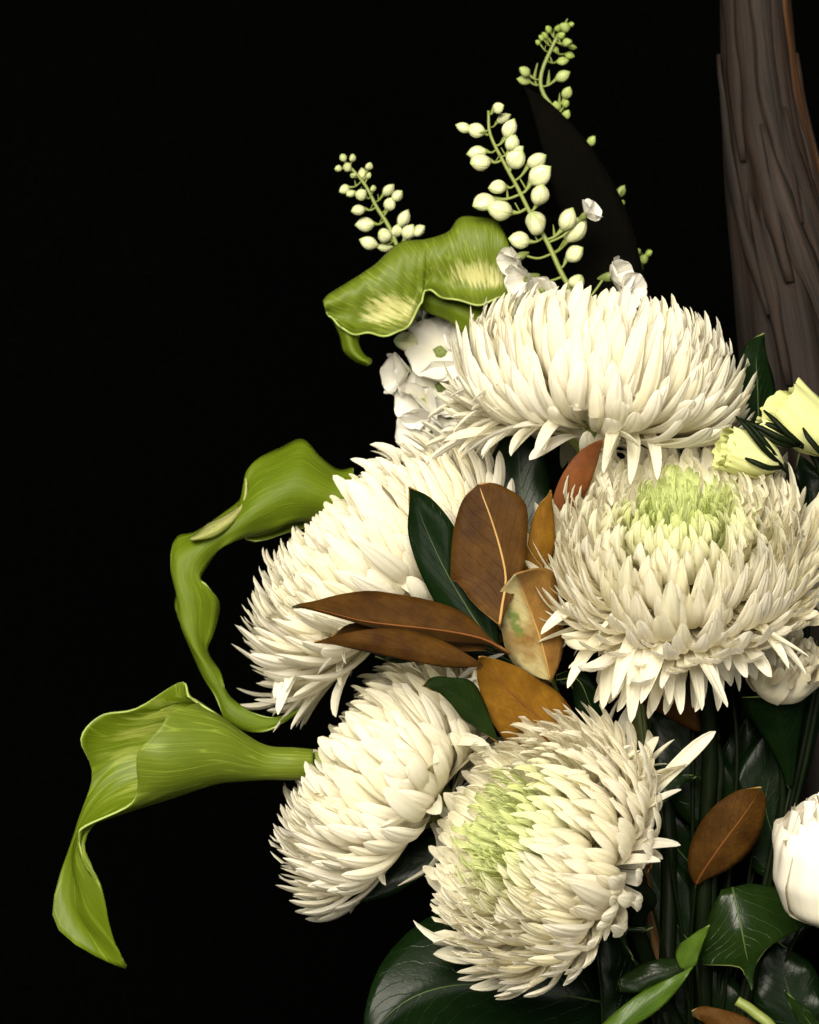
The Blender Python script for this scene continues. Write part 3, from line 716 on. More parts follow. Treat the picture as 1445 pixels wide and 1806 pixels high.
    tube('stem', [(*z1p(860, 1380), 425), (960, 680, 440), (1060, 900, 420), (1150, 1400, 330), (1210, 2000, 230)], 24*PX, 18*PX, M['stem'], root, 20, 12)
calla_top()

# ------------------------------------------------------------ delphinium spikes
def bud_mat():
    m, nt, bs = newmat('pale_bud')
    uv = nd(nt, 'ShaderNodeUVMap').outputs[0]; sx = nd(nt, 'ShaderNodeSeparateXYZ'); nt.links.new(uv, sx.inputs[0])
    oi = nd(nt, 'ShaderNodeObjectInfo')
    c = oi.outputs['Color']
    n = noise(nt, scaled(nt, uv, (9, 2, 1)), 1.0, 4)
    c = mixc(nt, mapr(nt, n, 0.42, 0.65, 0, 0.55), c, (0.40, 0.46, 0.17))
    seam = math_n(nt, 'ABSOLUTE', math_n(nt, 'SINE', math_n(nt, 'MULTIPLY', sx.outputs[0], 5*PI)))
    c = mixc(nt, mapr(nt, seam, 0.0, 0.2, 0.55, 0.0), c, (0.30, 0.40, 0.10))
    c = mixc(nt, mapr(nt, sx.outputs[1], 0.82, 0.97, 0.0, 0.75), c, (0.25, 0.37, 0.07))
    c = mixc(nt, mapr(nt, sx.outputs[1], 0.0, 0.22, 0.7, 0.0), c, (0.28, 0.38, 0.08))
    nt.links.new(c, bs.inputs['Base Color']); bs.inputs['Roughness'].default_value = 0.45; bs.inputs['Specular IOR Level'].default_value = 0.35
    bump(nt, bs, math_n(nt, 'ADD', mapr(nt, seam, 0, 0.3), n), 0.4, 0.0005)
    add_translucent(nt, bs, c, 0.12)
    return m
M['bud'] = bud_mat()

def bud_mesh(seed):
    rr = random.Random(seed); ns, nl = 15, 9; V = []; UV = []; F = []
    k = rr.uniform(0.9, 1.12)
    for i in range(nl+1):
        t = i/nl; r = (math.sin(PI*min(1, max(0.0, t)))**0.75*(1.02-0.22*t)*0.80 if t < 0.86 else 0.80*(1-t)/0.14*0.47*0.83+0.02); r = max(r, 0.16 if i == 0 else 0)
        for j in range(ns):
            an = 2*PI*j/ns; rr2 = r*(1+0.07*math.cos(3*an+seed)+0.08*math.cos(an*2+seed)+0.03*math.cos(5*an))
            V.append((rr2*math.cos(an)*k, rr2*math.sin(an), (t*2-1)*1.2)); UV.append((j/ns, t))
    for i in range(nl):
        for j in range(ns): F.append((i*ns+j, i*ns+(j+1) % ns, (i+1)*ns+(j+1) % ns, (i+1)*ns+j))
    F.append(tuple(range(ns-1, -1, -1))); F.append(tuple(nl*ns+j for j in range(ns)))
    return make_mesh('bud', V, F, M['bud'], UV)
BUDS = [bud_mesh(i) for i in range(6)]

def sheet_petal(L, W, cup, droop, ruffle, rng, nl=9, nw=6, notch=0.0):
    V = []; UV = []; p1, p2 = rng.uniform(0, 6), rng.uniform(0, 6)
    for i in range(nl+1):
        t = i/nl
        f = math.sin(min(1, t/0.62)*PI/2)**0.9 if t < 0.62 else math.sqrt(max(0, 1-((t-0.62)/0.40)**2))
        f = 0.16+0.84*f if t < 0.62 else f
        for j in range(nw+1):
            e = -1+2*j/nw
            z = cup*L*(e*e*f*0.4+t*t*0.5) - droop*L*t**3+ruffle*L*t*math.sin(e*5+p1)*0.5*t+ruffle*L*t*t*math.sin(e*9+p2)*0.35
            V.append((L*(t-notch*t*t*math.exp(-e*e*12))*(1-0.06*e*e), W*f*e, z)); UV.append((j/nw, t))
    return V, grid_faces(nw+1, nl+1), UV

def floret(parent, c, axis, r, rng, mat='floret', openness=0.55, n=5, spur=True, name='floret'):
    """open delphinium floret: cup of sepals (children) round a small eye"""
    q = Vector(axis).normalized().to_track_quat('Z', 'Y'); C = P(*c); R = r*PX*1.75
    # eye
    V = []; F = []; prof = [(0.05, -0.55), (0.16, -0.3), (0.22, -0.05), (0.20, 0.12), (0.12, 0.22), (0.02, 0.25)]; sg = 9
    for k, (rr_, zz) in enumerate(prof):
        for j in range(sg): V.append(C+q @ Vector((rr_*R*math.cos(2*PI*j/sg)*(1+.25*math.cos(3*j)), rr_*R*math.sin(2*PI*j/sg), zz*R)))
    for i in range(len(prof)-1):
        for j in range(sg): F.append((i*sg+j, i*sg+(j+1) % sg, (i+1)*sg+(j+1) % sg, (i+1)*sg+j))
    o = obj(name, make_mesh(name, V, F, M['paleedge'], [(0, 0)]*len(V)), parent)
    a0 = rng.uniform(0, 6)
    for k in range(n):
        L = R*rng.uniform(0.95, 1.2); V, F, UV = sheet_petal(L, L*rng.uniform(0.60, 0.72), rng.uniform(0.1, 0.45), rng.uniform(0, 0.25), rng.uniform(0.02, 0.055), rng)
        el = openness+rng.uniform(-0.2, 0.25)
        rot = q @ Quaternion((0, 0, 1), a0+2*PI*k/n+rng.uniform(-.15, .15)) @ Quaternion((0, 1, 0), -el)
        V = [C+rot @ (Vector(v)+Vector((0.06*R, 0, 0.01*R*k))) for v in V]
        obj('sepal', make_mesh('sepal', V, F, M[mat], UV), o)
    return o

def near_on(path, p, lift):
    i = int(np.argmin([np.hypot(a[0]-p[0], a[1]-p[1]+lift) for a in path])); return path[i]

def delph(label, stem, sr, buds, florets, conv, d, seed, tail, dark=0.0, bract=0.5):
    rng = random.Random(seed)
    st = [(*conv(x, y), d) for x, y in stem]
    full = st+tail
    root = empty('delphinium_spike', P(*full[-1]), label, 'flower', 'delphinium spikes')
    n = 40; path = crom(full, n)
    V, F, UV = tube_geo([P(*p) for p in path], [PX*(sr[0]+(sr[1]-sr[0])*min(1, i/(n*0.6))) for i in range(n)], 8)
    obj('stem', make_mesh('stem', V, F, M['stem'], UV), root)
    fine = crom(st, 60)
    for b in buds:
        x, y, r = b[:3]; px, py = conv(x, y); k = (conv(1, 0)[0]-conv(0, 0)[0]); r = r*k
        side = rng.uniform(-1, 1)
        dd = d-(18*abs(side)+4 if rng.random() < 0.7 else -16)
        A = near_on(fine, (px, py), -r*1.0)
        Ap = P(A[0], A[1], d); Cc = P(px, py, dd)
        ax = (Cc-Ap)
        if ax.length < 1e-5: ax = Vector((0, -1, 0))
        ax.normalize(); ax = (ax*0.8+Vector((rng.uniform(-.2, .2), -0.35, rng.uniform(-.1, .25)))).normalized()
        me = BUDS[rng.randrange(6)]
        o = bpy.data.objects.new('bud', me); COL.objects.link(o); o.parent = root
        sc = r*PX*(1+d*PX/DIST)*1.2
        o.location = Cc-root.location; o.rotation_mode = 'QUATERNION'; o.rotation_quaternion = ax.to_track_quat('Z', 'Y') @ Quaternion((0, 0, 1), rng.uniform(0, 6))
        o.scale = (sc, sc, sc*0.92)
        g = min(1, max(0, (13-r)/10))*0.75+dark
        g = min(1, g)
        colr = np.array([0.64, 0.64, 0.40])*(1-g)+np.array([0.24, 0.31, 0.055])*g
        o.color = (*[float(v) for v in colr], 1)
        B = Cc-ax*sc*1.0
        mid = (Ap+B)/2+Vector((0, -0.0006, -0.0012))
        pth = crom([tuple(Ap), tuple(mid), tuple(B)], 7)
        V, F, UV = tube_geo(pth, [PX*max(1.3, r*0.14)]*4+[PX*max(1.5, r*0.17), PX*max(1.7, r*0.24), PX*max(2.0, r*0.36)], 6)
        obj('pedicel', make_mesh('pedicel', V, F, M['stem'], UV), root)
        if rng.random() < bract:        # small pointed bract at the foot of the pedicel
            up = Vector((rng.uniform(-.6, .6), -.4, 1)).normalized(); L = PX*r*rng.uniform(0.9, 1.5)*(2.0 if dark else 1); q = up.to_track_quat('X', 'Z')
            V = [mid+q @ Vector((L*t, e*L*0.13*(1-t)**.7, 0.1*L*e*e)) for t in (0, .25, .5, .75, 1) for e in (-1, 0, 1)]
            obj('bract', make_mesh('bract', V, grid_faces(3, 5), M['stem'], [(0, 0)]*15), root)
    for (x, y, r, ax, op, dof) in florets:
        px, py = conv(x, y); k = (conv(1, 0)[0]-conv(0, 0)[0])
        fl = floret(root, (px, py, d+dof), ax, r*k, rng, openness=op)
        A = near_on(fine, (px, py), -r*k*0.9); Ap = P(A[0], A[1], d); Cc = P(px, py, d+dof)-Vector(ax).normalized()*r*k*PX*0.4
        pth = crom([tuple(Ap), tuple((Ap+Cc)/2+Vector((0, 0, -0.002))), tuple(Cc)], 8)
        V, F, UV = tube_geo(pth, [PX*2.4]*8, 6); obj('pedicel', make_mesh('pedicel', V, F, M['stem'], UV), root)
    return root

b1 = [(158,670,18),(198,670,18),(137,716,16),(175,710,20),(268,706,18),(240,738,23),(200,745,14),(265,745,14),(163,805,23),(190,822,20),(232,827,26),(350,806,26),(387,832,26),(355,866,27),(285,800,15),(222,892,28),(250,953,33),(333,1000,33),(266,1030,33),(415,928,33),(385,980,26),(437,985,32),(480,980,28),(335,1050,26)]
r1 = lambda x, y: (x, y)
FL = lambda x, y: (540+0, 0)
def z4(x, y): return ((660+x/5.3125-540)*2.408, (520+y/5.3125)*2.408)
def fz(x, y, r): a = z4(x, y); return a[0], a[1], r/5.3125*2.408
f1 = [(*fz(620, 540, 190), (-0.1, -0.95, 0.15), 0.30, -10), (*fz(330, 720, 160), (-0.75, -0.55, -0.2), 0.8, -5), (*fz(620, 860, 165), (0.1, -0.95, -0.1), 0.4, 0),
      (*fz(480, 1010, 170), (-0.6, -0.7, -0.2), 0.7, -15), (*fz(560, 1270, 190), (-0.45, -0.75, -0.35), 0.8, -5), (*fz(880, 1610, 170), (0.1, -0.95, 0.0), 0.5, -40),
      (*fz(440, 260, 140), (-0.5, -0.7, 0.5), 0.9, 20), (*fz(820, 420, 150), (0.3, -0.9, 0.2), 0.5, 0), (*fz(700, 1120, 150), (0.2, -0.9, -0.2), 0.5, 10), (*fz(720, 1480, 160), (0.0, -0.9, 0.2), 0.5, -20)]
b1 += [(*fz(300, 440, 110),)]
delph('short pale green delphinium spike rising behind the cream-streaked calla, white florets below it',
      [(168, 690), (215, 740), (260, 800), (300, 880), (345, 950), (385, 1040), (480, 1300), (600, 1600), (700, 1900)], (2.5, 5), b1, f1, z1p, 480, 71,
      [(900, 1000, 460), (1080, 1500, 360), (1200, 2000, 240)])
b2 = [(818,458,26),(840,503,27),(668,542,28),(722,552,33),(866,545,37),(875,607,32),(725,648,34),(740,688,42),(893,675,42),(980,682,40),(995,743,48),(993,827,42),(812,795,36),(755,860,45),(820,890,52),(975,945,52),(1110,930,44),(1145,975,52),(1140,1078,38),(1150,1195,35),(905,1020,42),(900,640,24)]
f2 = [(985, 1230, 60, (-0.2, -0.9, -0.3), 0.8, -20), (1030, 1290, 55, (0.1, -0.95, -0.2), 0.8, -16), (890, 1090, 62, (-0.8, -0.45, -0.4), 1.05, -10), (930, 1185, 75, (-0.75, -0.55, -0.35), 0.95, -15), (945, 1285, 78, (-0.5, -0.75, -0.4), 0.9, -10), (1270, 1175, 72, (0.8, -0.5, 0.1), 1.0, 0), (1330, 1240, 60, (0.6, -0.7, 0), .8, 10), (1165, 915, 50, (0.7, -0.5, 0.5), 1.15, -8)]
f2 = [(x+18, y, r*0.86, ax, op*0.8, dz) for (x, y, r, ax, op, dz) in f2]
delph('tall central delphinium spike of cream buds, opening into white florets above the topmost bloom',
      [(775, 470), (782, 570), (840, 690), (900, 800), (960, 920), (1020, 1020), (1080, 1150), (1150, 1300)], (2.6, 5), b2, f2, z1p, 330, 72,
      [(1060, 700, 350), (1120, 1100, 340), (1200, 2000, 220)], bract=0.6)
b3 = [(1030,125,17),(1070,120,17),(1100,115,24),(1125,105,14),(1110,180,22),(1085,150,18),(1120,235,17),(1132,200,15),(1090,260,21),(1060,210,14),(928,303,26),(925,342,24),(1090,322,28),(1108,394,25),(1062,450,22),(1103,440,18),(1105,487,20),(1212,598,22),(1338,812,24),(1343,862,15),(1405,1070,22),(1435,1100,22),(1420,1140,18),(1455,1075,16),(1000,160,14),(985,180,12),(1015,150,14)]
delph('thinnest delphinium spike of small dark green buds, crossed by a leaf toned black for shade',
      [(1085, 120), (1045, 200), (1000, 310), (1005, 390), (1060, 470), (1180, 620), (1310, 830), (1400, 1100), (1440, 1300)], (3.5, 5), b3, [], z1p, 600, 73,
      [(1160, 800, 560), (1180, 1400, 420), (1215, 2000, 260)], dark=0.6, bract=1.0)
# ------------------------------------------------------------ magnolia branch in the middle: one twig with its leaves
mag = empty('magnolia_branch', P(1150, 1500, 160), 'magnolia branch with rust-brown, golden and dark green leaves amid the white blooms', 'branch')
tube('twig', [(885, 1105, 60), (915, 1135, 85), (950, 1185, 95), (1010, 1300, 130), (1120, 1480, 170), (1215, 1980, 190)], 6*PX, 11*PX, M['woodstem'], mag, 22, 8, jitter=0.0004)
B_ = ('brown', 'green', 'tanedge')
leaf('leaf', z5([(918,725,6,6),(930,640,140,24),(945,530,228,68),(920,400,216,118),(880,270,166,160),(850,190,108,112),(836,148,52,66),(829,131,0,0)], (-105, -75)), *B_, mag, (0.25, 0.3), -0.1, 3, 'tanrib', 2.6, [(885, 1110, 50), (881, 1102, -66)], seed=3, label='broad rust-brown leaf standing upright')
leaf('leaf', z5([(905,830,14,14),(810,700,95,110),(690,500,102,120),(610,330,82,110),(565,215,34,66),(533,141,0,0)], (-40, -85)), 'green', 'brown', 'tanedge', mag, (-0.3, -0.2), 0.3, 5, 'greenrib', 2.0, seed=4, label='dark green leaf standing behind the upright brown one')
leaf('leaf', z5([(930,800,8,8),(840,680,26,24),(745,570,24,26),(690,503,18,15),(646,459,0,0)], (30, 40)), 'gold', 'green', 'tanedge', mag, (0.2, 0.2), 0, 2, seed=5)
leaf('leaf', z5([(960,850,6,6),(870,795,14,14),(760,765,42,84),(620,744,50,118),(480,729,32,130),(340,711,14,130),(220,681,11,86),(130,657,8,34),(78,648,5,12),(38,655,3,3)], (-75, -190)), *B_, mag, (1.3, 0.4), 0.1, 3, 'darkrib', 2.0, seed=6, label='long rust-brown leaf with dark curled tip, pointing left')
leaf('leaf', z5([(845,897,4,6),(815,893,12,18),(700,872,34,60),(550,836,46,80),(400,806,44,64),(260,792,28,28),(180,797,10,10),(132,800,2,2)], (-80, -200)), 'brown', 'green', 'tanedge', mag, (0.3, 0.35), 0.1, 3, None, seed=7, label='second long brown leaf just below the first')
leaf('leaf', z5([(860,830,6,6),(700,800,40,20),(500,775,44,34),(390,758,38,32),(290,745,25,22),(203,778,0,0)], (-45, -80)), 'brown', 'green', 'tanedge', mag, (0.3, 0.4), 0, 3, None, seed=8)
leaf('leaf', z5([(1135,968,2,2),(1118,890,116,60),(1092,790,152,105),(1060,700,142,122),(1030,620,135,140),(1008,560,100,150),(995,527,46,110),(988,511,4,6)], (-10, -150)), 'mottle', 'green', 'tanedge', mag, (0.15, 0.35), 0.35, 4, 'tanrib', 2.2, seed=9, label='mottled tan leaf with a green patch')
leaf('leaf', z5([(1030,525,8,14),(1060,450,36,62),(1080,400,45,72),(1100,300,46,52),(1112,230,30,33),(1128,185,10,14),(1136,156,0,0)], (-20, -70)), 'gold', 'green', 'tanedge', mag, (0.3, 0.5), 0, 3, None, seed=10)
leaf('leaf', z0([(975,930,3,4),(990,890,16,26),(1010,850,22,30),(1035,812,20,20),(1052,790,12,9),(1067,774,0,0)], (20, -90)), 'red', 'green', 'tanedge', mag, (0.2, 0.35), 0.1, 2, 'darkrib', 1.2, seed=11, label='narrow russet leaf with curled tip')
leaf('leaf', z5([(1290,1330,60,40),(1200,1235,140,92),(1095,1128,172,130),(1000,1048,150,120),(930,978,112,100),(870,912,62,56),(842,876,20,22),(830,864,0,0)], (30, -110)), 'gold', 'green', 'tanedge', mag, (0.15, 0.4), 0.1, 3, 'darkrib', 2.4, seed=12, label='golden-brown leaf above the lowest bloom')
leaf('leaf', z5([(912,1228,0,0),(870,1172,24,26),(800,1090,52,66),(740,1030,44,86),(680,988,34,42),(630,978,28,26),(590,985,0,0)], (-30, -130)), 'midgreen', 'brown', 'tanedge', mag, (-0.2, 0.3), 0.2, 3, None, seed=13, label='small green leaf beside the golden one')
leaf('leaf', z5([(1060,420,50,50),(1030,300,110,100),(1018,200,125,115),(1005,90,132,122),(998,0,112,100),(990,-100,40,40),(985,-150,0,0)], (150, 190)), 'green', 'brown', 'paleedge', mag, (-0.2, -0.2), 0.2, 4, 'greenrib', 2.0, seed=14)
leaf('leaf', z5([(1000,900,20,20),(900,850,60,50),(780,820,60,40),(640,830,40,60),(480,850,40,40),(390,860,0,0)], (70, 60)), 'green', 'brown', 'paleedge', mag, (-0.2, -0.2), 0.2, 4, 'greenrib', 2.0, seed=15)
leaf('leaf', z5([(1160,960,20,20),(1250,960,40,40),(1300,1060,50,60),(1335,1150,30,30),(1345,1200,0,0)], (80, 120)), 'green', 'brown', 'paleedge', mag, (-0.2, -0.2), 0.2, 4, 'paleedge', 1.6, seed=16)

# ------------------------------------------------------------ other leaves, each its own sprig
def lone(label, st, front, back, edge, *a, **k):
    name = k.pop('name', 'leaf_sprig')
    tail = k.pop('tail', None)
    base = P(*st[0][:3])
    root = empty(name, base, label, 'leaf')
    leaf('leaf', st, front, back, edge, root, *a, **k)
    if tail is None:
        b = st[0]; tail = [(b[0], b[1], b[2]), ((b[0]+1215)/2+20, (b[1]+2000)/2, b[2]*.5+120), (1215, 2000, 185)]
    tube('stalk', tail, 3.0*PX, 4.5*PX, M['darkstem'], root, 12, 6)
    return root
lone('dull brown leaf in the shade under the lime-hearted bloom', z0([(1262,1290,4,4),(1240,1268,26,18),(1200,1238,34,38),(1150,1216,30,34),(1110,1220,18,24),(1076,1227,0,0)], (130, 90)), 'brown', 'green', 'tanedge', (0.2, 0.2), 0.1, 3, None, seed=21)
lone('single broad brown leaf on a short stalk against the dark gap', z8([(868,1088,8,8),(885,1055,56,26),(915,1005,98,66),(955,948,126,98),(1010,870,140,126),(1075,785,132,116),(1130,705,95,74),(1158,660,46,42),(1174,632,0,0)], (110, 40)), 'brown', 'green', 'tanedge', (0.1, 0.35), 0.1, 3, 'darkrib', 2.4,
     seed=22, tail=[(1227, 1560, 110), (1224, 1592, 118), (1216, 1700, 150), (1215, 1990, 185)])
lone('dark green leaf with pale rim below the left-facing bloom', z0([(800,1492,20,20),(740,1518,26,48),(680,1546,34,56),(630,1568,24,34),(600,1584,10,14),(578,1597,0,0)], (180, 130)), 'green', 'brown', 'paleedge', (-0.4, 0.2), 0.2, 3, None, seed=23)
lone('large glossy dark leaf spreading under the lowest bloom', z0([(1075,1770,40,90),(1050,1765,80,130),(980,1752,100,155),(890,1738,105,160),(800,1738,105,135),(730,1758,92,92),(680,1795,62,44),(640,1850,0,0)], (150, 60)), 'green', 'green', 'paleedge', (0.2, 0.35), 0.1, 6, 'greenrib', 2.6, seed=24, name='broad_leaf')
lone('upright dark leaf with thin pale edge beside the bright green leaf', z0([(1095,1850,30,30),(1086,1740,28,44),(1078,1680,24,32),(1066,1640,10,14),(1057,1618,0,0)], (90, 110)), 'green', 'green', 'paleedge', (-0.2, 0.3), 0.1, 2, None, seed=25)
lone('dark leaf with a drooping spine tip, under the white rose', z0([(1292,1565,30,20),(1300,1600,120,48),(1308,1638,136,70),(1312,1660,92,80),(1315,1676,48,88),(1318,1690,26,66),(1320,1703,14,18),(1322,1720,8,8),(1326,1746,0,0)], (110, -10)), 'midgreen', 'green', 'paleedge', (0.25, 0.2), 0.1, 5, 'greenrib', 2.2, seed=26, name='holly_leaf')
lone('long bright green folded leaf below the spine-tipped leaf', z8([(470,1800,70,40),(540,1725,62,46),(640,1640,56,58),(740,1565,34,44),(810,1510,14,18),(852,1472,2,2)], (-40, 10)), 'bright', 'midgreen', 'paleedge', (0.3, 0.3), 0.1, 4, 'greenrib', 1.6, seed=27)
lone('short bright green leaf tip curling above the folded leaf', z8([(800,1478,8,24),(822,1440,56,50),(850,1395,62,40),(880,1345,36,26),(910,1305,18,14),(934,1278,0,0)], (20, -10)), 'bright', 'midgreen', 'paleedge', (0.4, 0.2), 0.2, 3, None, seed=28)
lone('dark olive leaf with a pale lower edge over the bright leaf', z8([(870,1455,4,5),(800,1470,40,40),(730,1490,60,60),(640,1520,66,64),(570,1545,48,50),(510,1560,30,30)], (30, 10)), 'midgreen', 'green', 'paleedge', (-0.1, 0.4), 0.1, 3, None, seed=29)
lone('dark cupped leaf holding the ruffled cream flower', z8([(1310,640,6,6),(1295,520,40,44),(1278,400,88,84),(1262,310,140,120),(1252,240,168,150),(1250,205,166,150)], (110, 30)), 'green', 'green', 'paleedge', (0.35, 0.35), 0.3, 3, None, seed=30)
lone('dark green leaf with pale edge between the topmost bloom and the wood trunk', z0([(1338,820,28,26),(1338,740,40,34),(1336,680,38,30),(1334,640,30,22),(1338,610,20,12),(1348,588,0,0)], (280, 250)), 'green', 'green', 'paleedge', (0.2, 0.5), 0.1, 4, 'greenrib', 1.6, seed=31)
lone('long dark green leaf toned near-black for shade, standing across the thinnest delphinium spike', z1([(1360,1350,150,130),(1300,1200,142,140),(1225,960,125,150),(1130,720,100,122),(1040,540,60,76),(980,430,30,30),(928,368,0,0)], (440, 500)), 'shadeleaf', 'shadeleaf', 'shadeleaf', (0.2, 0.2), 0.1, 4, None, seed=32)
lone('twisted thin brown leaf in the dark between lowest bloom and single brown leaf', z8([(540,745,6,6),(575,800,16,16),(610,865,20,20),(642,945,22,18),(652,1010,6,6),(640,1040,0,0)], (60, 60)), 'brown', 'green', 'tanedge', (0.9, 0.6), 0, 4, None, seed=33)
lone('shadowed brown leaf beside the crumpled side of the lowest bloom', z8([(450,930,6,6),(500,965,30,36),(570,1030,40,46),(630,1105,32,40),(675,1190,0,0)], (90, 110)), 'brown', 'green', 'tanedge', (0.3, 0.3), 0, 3, None, seed=34)
lone('brown leaf scrap between the two lower blooms', z0([(800,1420,14,14),(760,1420,22,24),(725,1440,24,26),(706,1480,18,16),(708,1498,0,0)], (190, 150)), 'brown', 'green', 'tanedge', (0.4, 0.1), 0, 5, None, seed=35)
lone('small golden-brown dry leaf beside the thick pale cut stem', z8([(1140,1800,40,60),(1060,1760,60,66),(980,1720,56,50),(900,1690,34,34),(850,1690,12,12)], (30, 40)), 'brown', 'brown', 'tanedge', (0.2, 0.4), 0, 4, None, seed=36)
lone('narrow dark green leaf pointing up, below the spine-tipped leaf', z8([(1440,1790,40,40),(1390,1720,40,34),(1330,1650,22,20),(1282,1582,0,0)], (40, 20)), 'midgreen', 'green', 'paleedge', (0.3, 0.3), 0, 3, 'greenrib', 1.2, seed=37)
lone('small shaded green leaf behind the long petals of the lowest bloom', z8([(700,700,10,10),(740,650,34,34),(790,600,30,26),(850,585,10,10),(880,575,0,0)], (120, 140)), 'midgreen', 'green', 'paleedge', (0.2, 0.2), 0, 3, None, seed=38)
lone('tiny brown leaf tip between the topmost bloom and the buds', z0([(1232,790,8,8),(1238,770,10,10),(1246,756,6,6),(1252,744,0,0)], (160, 150)), 'brown', 'green', 'tanedge', (0.2, 0.2), 0, 1, None, seed=39, tail=[(1232, 790, 160), (1225, 850, 170), (1220, 1990, 190)])
lone('thin pale green curled leaf in the dark under the lone brown leaf', z8([(580,1440,3,3),(545,1390,8,10),(525,1330,14,14),(545,1298,12,10),(610,1300,12,10),(670,1285,0,0)], (50, 40)), 'midgreen', 'bright', 'paleedge', (0.6, 0.2), 0, 3, None, seed=40)
# dim background foliage filling the gap on the right
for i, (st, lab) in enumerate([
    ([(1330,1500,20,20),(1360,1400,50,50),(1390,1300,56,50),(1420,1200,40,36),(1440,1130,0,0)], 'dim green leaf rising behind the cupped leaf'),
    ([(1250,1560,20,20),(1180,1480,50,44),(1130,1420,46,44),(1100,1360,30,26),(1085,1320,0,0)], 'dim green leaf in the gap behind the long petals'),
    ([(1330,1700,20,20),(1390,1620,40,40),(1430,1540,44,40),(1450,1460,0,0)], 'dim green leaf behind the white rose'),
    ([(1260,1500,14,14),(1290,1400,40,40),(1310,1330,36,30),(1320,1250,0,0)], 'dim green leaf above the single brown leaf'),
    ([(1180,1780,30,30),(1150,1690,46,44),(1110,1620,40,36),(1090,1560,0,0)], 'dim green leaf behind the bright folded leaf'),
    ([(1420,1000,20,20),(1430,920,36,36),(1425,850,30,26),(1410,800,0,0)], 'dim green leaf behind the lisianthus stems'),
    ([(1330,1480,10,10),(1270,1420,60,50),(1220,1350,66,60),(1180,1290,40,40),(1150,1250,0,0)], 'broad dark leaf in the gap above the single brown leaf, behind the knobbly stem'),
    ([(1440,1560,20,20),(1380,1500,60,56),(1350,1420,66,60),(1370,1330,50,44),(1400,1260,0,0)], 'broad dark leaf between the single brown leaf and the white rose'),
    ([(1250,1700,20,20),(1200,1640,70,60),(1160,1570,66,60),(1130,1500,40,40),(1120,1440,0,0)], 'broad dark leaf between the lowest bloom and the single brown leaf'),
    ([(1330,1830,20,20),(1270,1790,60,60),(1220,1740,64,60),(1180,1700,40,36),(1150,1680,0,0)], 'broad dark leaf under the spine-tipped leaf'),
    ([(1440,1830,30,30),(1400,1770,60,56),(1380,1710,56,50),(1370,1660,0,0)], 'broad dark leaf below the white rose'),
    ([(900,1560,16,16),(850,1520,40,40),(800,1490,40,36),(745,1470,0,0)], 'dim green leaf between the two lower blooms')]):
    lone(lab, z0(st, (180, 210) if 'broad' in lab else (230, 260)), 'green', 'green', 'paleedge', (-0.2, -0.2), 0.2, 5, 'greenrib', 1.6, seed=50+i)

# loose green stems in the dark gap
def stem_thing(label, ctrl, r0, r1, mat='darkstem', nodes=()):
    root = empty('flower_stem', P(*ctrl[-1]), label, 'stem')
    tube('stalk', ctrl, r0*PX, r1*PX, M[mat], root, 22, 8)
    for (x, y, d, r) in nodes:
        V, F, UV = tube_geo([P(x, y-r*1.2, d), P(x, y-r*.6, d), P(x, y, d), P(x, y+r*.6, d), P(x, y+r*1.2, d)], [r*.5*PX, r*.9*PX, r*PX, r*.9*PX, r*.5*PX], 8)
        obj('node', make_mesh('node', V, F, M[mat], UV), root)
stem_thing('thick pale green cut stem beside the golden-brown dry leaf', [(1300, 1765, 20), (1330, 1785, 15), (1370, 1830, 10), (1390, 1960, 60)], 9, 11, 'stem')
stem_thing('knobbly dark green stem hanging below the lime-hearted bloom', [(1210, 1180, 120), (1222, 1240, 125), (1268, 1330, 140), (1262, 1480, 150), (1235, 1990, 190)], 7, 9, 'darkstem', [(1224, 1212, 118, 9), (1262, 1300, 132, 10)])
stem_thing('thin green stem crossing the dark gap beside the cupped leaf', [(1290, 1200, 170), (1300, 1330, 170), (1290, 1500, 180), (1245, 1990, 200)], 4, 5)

# ------------------------------------------------------------ wrapped blooms: lisianthus buds, ruffled flower, rose
def wrapped(name, part, base, axis, L, prof, petals, mat, rng, parent, ruffle=0.05, nu=13, nt_=11):
    """petals: (azimuth, half span, radial scale, length scale, flare)"""
    q = Vector(axis).normalized().to_track_quat('Z', 'Y')
    for (az, hs, rs, ls, fl) in petals:
        V = []; UV = []; p1, p2, p3 = (rng.uniform(0, 6) for _ in range(3))
        for i in range(nt_+1):
            t = i/nt_
            for j in range(nu+1):
                e = -1+2*j/nu
                lim = ls*(1-0.16*abs(e)**3)
                tt = t*lim
                r = np.interp(tt, [p[0] for p in prof], [p[1] for p in prof])*rs*(1+0.07*e)
                r += fl*L*tt**3*(1-0.5*e*e)
                rf = ruffle*L*t**4
                r += rf*math.sin(e*7+p1)+rf*0.6*math.sin(e*15+p2)
                z = L*tt+rf*0.7*math.sin(e*11+p3)+rf*.4*math.sin(e*23+p1)
                an = az+e*hs*(0.8+0.2*t)+0.25*t
                V.append(base+q @ Vector((r*math.cos(an), r*math.sin(an), z))); UV.append((j/nu, t))
        obj(part, make_mesh(part, V, grid_faces(nu+1, nt_+1), M[mat], UV), parent)
def z6(x, y): return 920+x/2.752, 680+y/2.752

def sepal(parent, ctrl, w):
    a = crom([tuple(P(*c)) for c in ctrl], 10); V = []
    for i in range(10):
        t = (Vector(a[min(i+1, 9)])-Vector(a[max(0, i-1)])).normalized(); s = t.cross(Vector((0, -1, 0))).normalized()
        ww = w*PX*math.sin(PI*(0.12+0.86*i/9))**0.8+0.00008
        for e in (-1, 0, 1): V.append(Vector(a[i])+s*ww*e+Vector((0, -0.0006*(1-e*e), 0)))
    G = np.array([[tuple(V[i*3+k]) for k in range(3)] for i in range(10)])
    Vs, F, uv, Mi = solid_sheet(G, 0.0005, (0, 0, 0))
    obj('sepal', make_mesh('sepal', Vs, F, M['darkstem'], uv, Mi), parent)

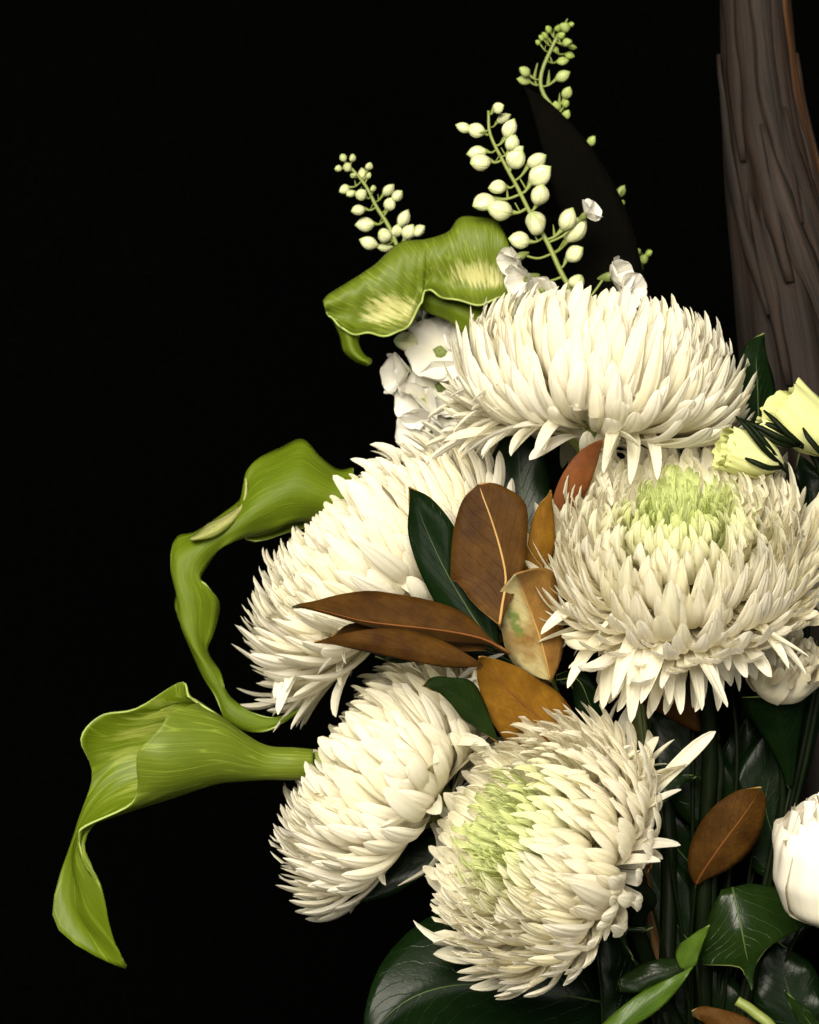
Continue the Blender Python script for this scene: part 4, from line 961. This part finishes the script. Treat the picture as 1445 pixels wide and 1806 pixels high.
def lisianthus(label, basez, tipz, d, Lk, Rk, seed, sepals, stem):
    rng = random.Random(seed)
    bx, by = z6(*basez); tx, ty = z6(*tipz)
    b = P(bx, by, d+12); t = P(tx, ty, d-18); L = (t-b).length
    root = empty('lisianthus_bud', b, label, 'flower', 'lisianthus buds')
    prof = [(0, 0.05*L), (0.12, 0.17*L*Rk), (0.35, 0.285*L*Rk), (0.6, 0.30*L*Rk), (0.85, 0.285*L*Rk), (1.0, 0.27*L*Rk)]
    pets = [(k*2*PI/5+0.4, 0.95, 1.0-0.012*k, rng.uniform(0.88, 1.0), rng.uniform(-0.02, 0.05)) for k in range(5)]
    pets += [(k*2*PI/3, 1.2, 0.75, 0.93, -0.02) for k in range(3)]+[(k*2*PI/3+.5, 1.25, 0.48, 0.9, -0.02) for k in range(3)]
    wrapped('bud', 'petal', b, t-b, L, prof, pets, 'lime', rng, root, 0.022)
    for s in sepals: sepal(root, [(*z6(x, y), d+q) for x, y, q in s], 4.5)
    tube('stem', stem, 7*PX, 5.5*PX, M['darkstem'], root, 20, 8)
lisianthus('yellow-green frilled bud lying on the lime-hearted bloom', (1265, 385), (950, 292), -30, 1, 1.03, 1,
           [[(1265, 390, 0), (1180, 310, -48), (1100, 210, -52), (1040, 150, -40)], [(1268, 395, -5), (1200, 400, -45), (1130, 372, -50), (1085, 352, -44)], [(1260, 385, 5), (1220, 330, -20), (1160, 250, -30), (1090, 170, -20)]],
           [(*z6(1262, 384), -20), (*z6(1310, 430), 0), (*z6(1345, 520), 90), (*z6(1375, 680), 100), (*z6(1400, 900), 120), (1400, 1300, 150), (1260, 1990, 190)])
lisianthus('taller yellow-green frilled bud pointing up beside the wood trunk', (1520, 320), (1235, 60), 30, 1, 1.1, 2,
           [[(1360, 285, -60), (1290, 230, -78), (1230, 170, -76), (1175, 120, -60)], [(1460, 340, -60), (1430, 300, -70), (1390, 250, -72), (1366, 205, -64)]],
           [(*z6(1510, 315), 45), (*z6(1535, 400), 100), (*z6(1500, 700), 120), (1440, 1200, 150), (1270, 1990, 190)])
lisianthus('small closed green-striped bud between the two frilled buds', (1355, 285), (1120, 195), -10, 1, 0.62, 3,
           [[(1352, 290, 0), (1270, 285, -26), (1180, 240, -30), (1105, 185, -20)], [(1352, 280, 0), (1280, 230, -24), (1200, 190, -26), (1110, 190, -14)], [(1350, 288, -10), (1260, 255, -36), (1170, 210, -34), (1060, 160, -20)]],
           [(*z6(1352, 284), 0), (*z6(1400, 320), 60), (*z6(1445, 400), 70), (*z6(1480, 600), 90), (1450, 1200, 150), (1265, 1990, 195)])

def ruffled():
    rng = random.Random(8); c = P(1372, 1232, 70)
    root = empty('ruffled_flower', c, 'ruffled cream flower sitting in a dark cupped leaf', 'flower')
    ax = Vector((0.05, -0.55, 0.8)); L = 100*PX
    prof = [(0, 0.05*L), (0.2, 0.45*L), (0.5, 0.62*L), (0.8, 0.66*L), (1, 0.72*L)]
    pets = [(k*2*PI/5, 0.75, 1.0, rng.uniform(0.9, 1.1), 0.10) for k in range(5)]+[(k*2*PI/5+.6, 0.7, 0.75, rng.uniform(0.95, 1.15), 0.06) for k in range(5)]+[(k*2*PI/4+.3, 0.7, 0.48, 1.1, 0.03) for k in range(4)]+[(k*2*PI/3, 0.8, 0.22, 1.05, 0.02) for k in range(3)]
    wrapped('r', 'petal', c, ax, L, prof, pets, 'ruffle', rng, root, 0.075, 17, 12)
    tube('stem', [(1372, 1236, 72), (1378, 1330, 120), (1370, 1500, 150), (1265, 1990, 195)], 6*PX, 7*PX, M['darkstem'], root, 14, 8)
ruffled()
def rose():
    rng = random.Random(18); c = P(1478, 1632, -10)
    root = empty('white_rose', c, 'bright white rose with smooth rounded petals above the spine-tipped leaf', 'flower')
    ax = Vector((-0.10, -0.22, 0.96)); L = 222*PX
    prof = [(0, 0.03*L), (0.05, 0.22*L), (0.18, 0.40*L), (0.45, 0.47*L), (0.75, 0.43*L), (1, 0.30*L)]
    pets = [(k*2*PI/5+.5, 1.05, 1.0, rng.uniform(0.84, 1.0), 0.04) for k in range(5)]+[(k*2*PI/5+.8, 0.95, 0.82, rng.uniform(0.95, 1.05), 0.01) for k in range(5)]+[(k*2*PI/4+.3, 1.0, 0.6, 1.05, -0.03) for k in range(4)]+[(k*2*PI/3, 1.2, 0.36, 1.08, -0.03) for k in range(3)]+[(k*PI, 1.6, 0.16, 1.08, 0) for k in range(2)]
    wrapped('r', 'petal', c, ax, L, prof, pets, 'rosewhite', rng, root, 0.04, 21, 16)
    tube('stem', [(1478, 1634, -8), (1495, 1690, 60), (1430, 1820, 130), (1275, 1990, 195)], 7*PX, 8*PX, M['darkstem'], root, 14, 8)
rose()
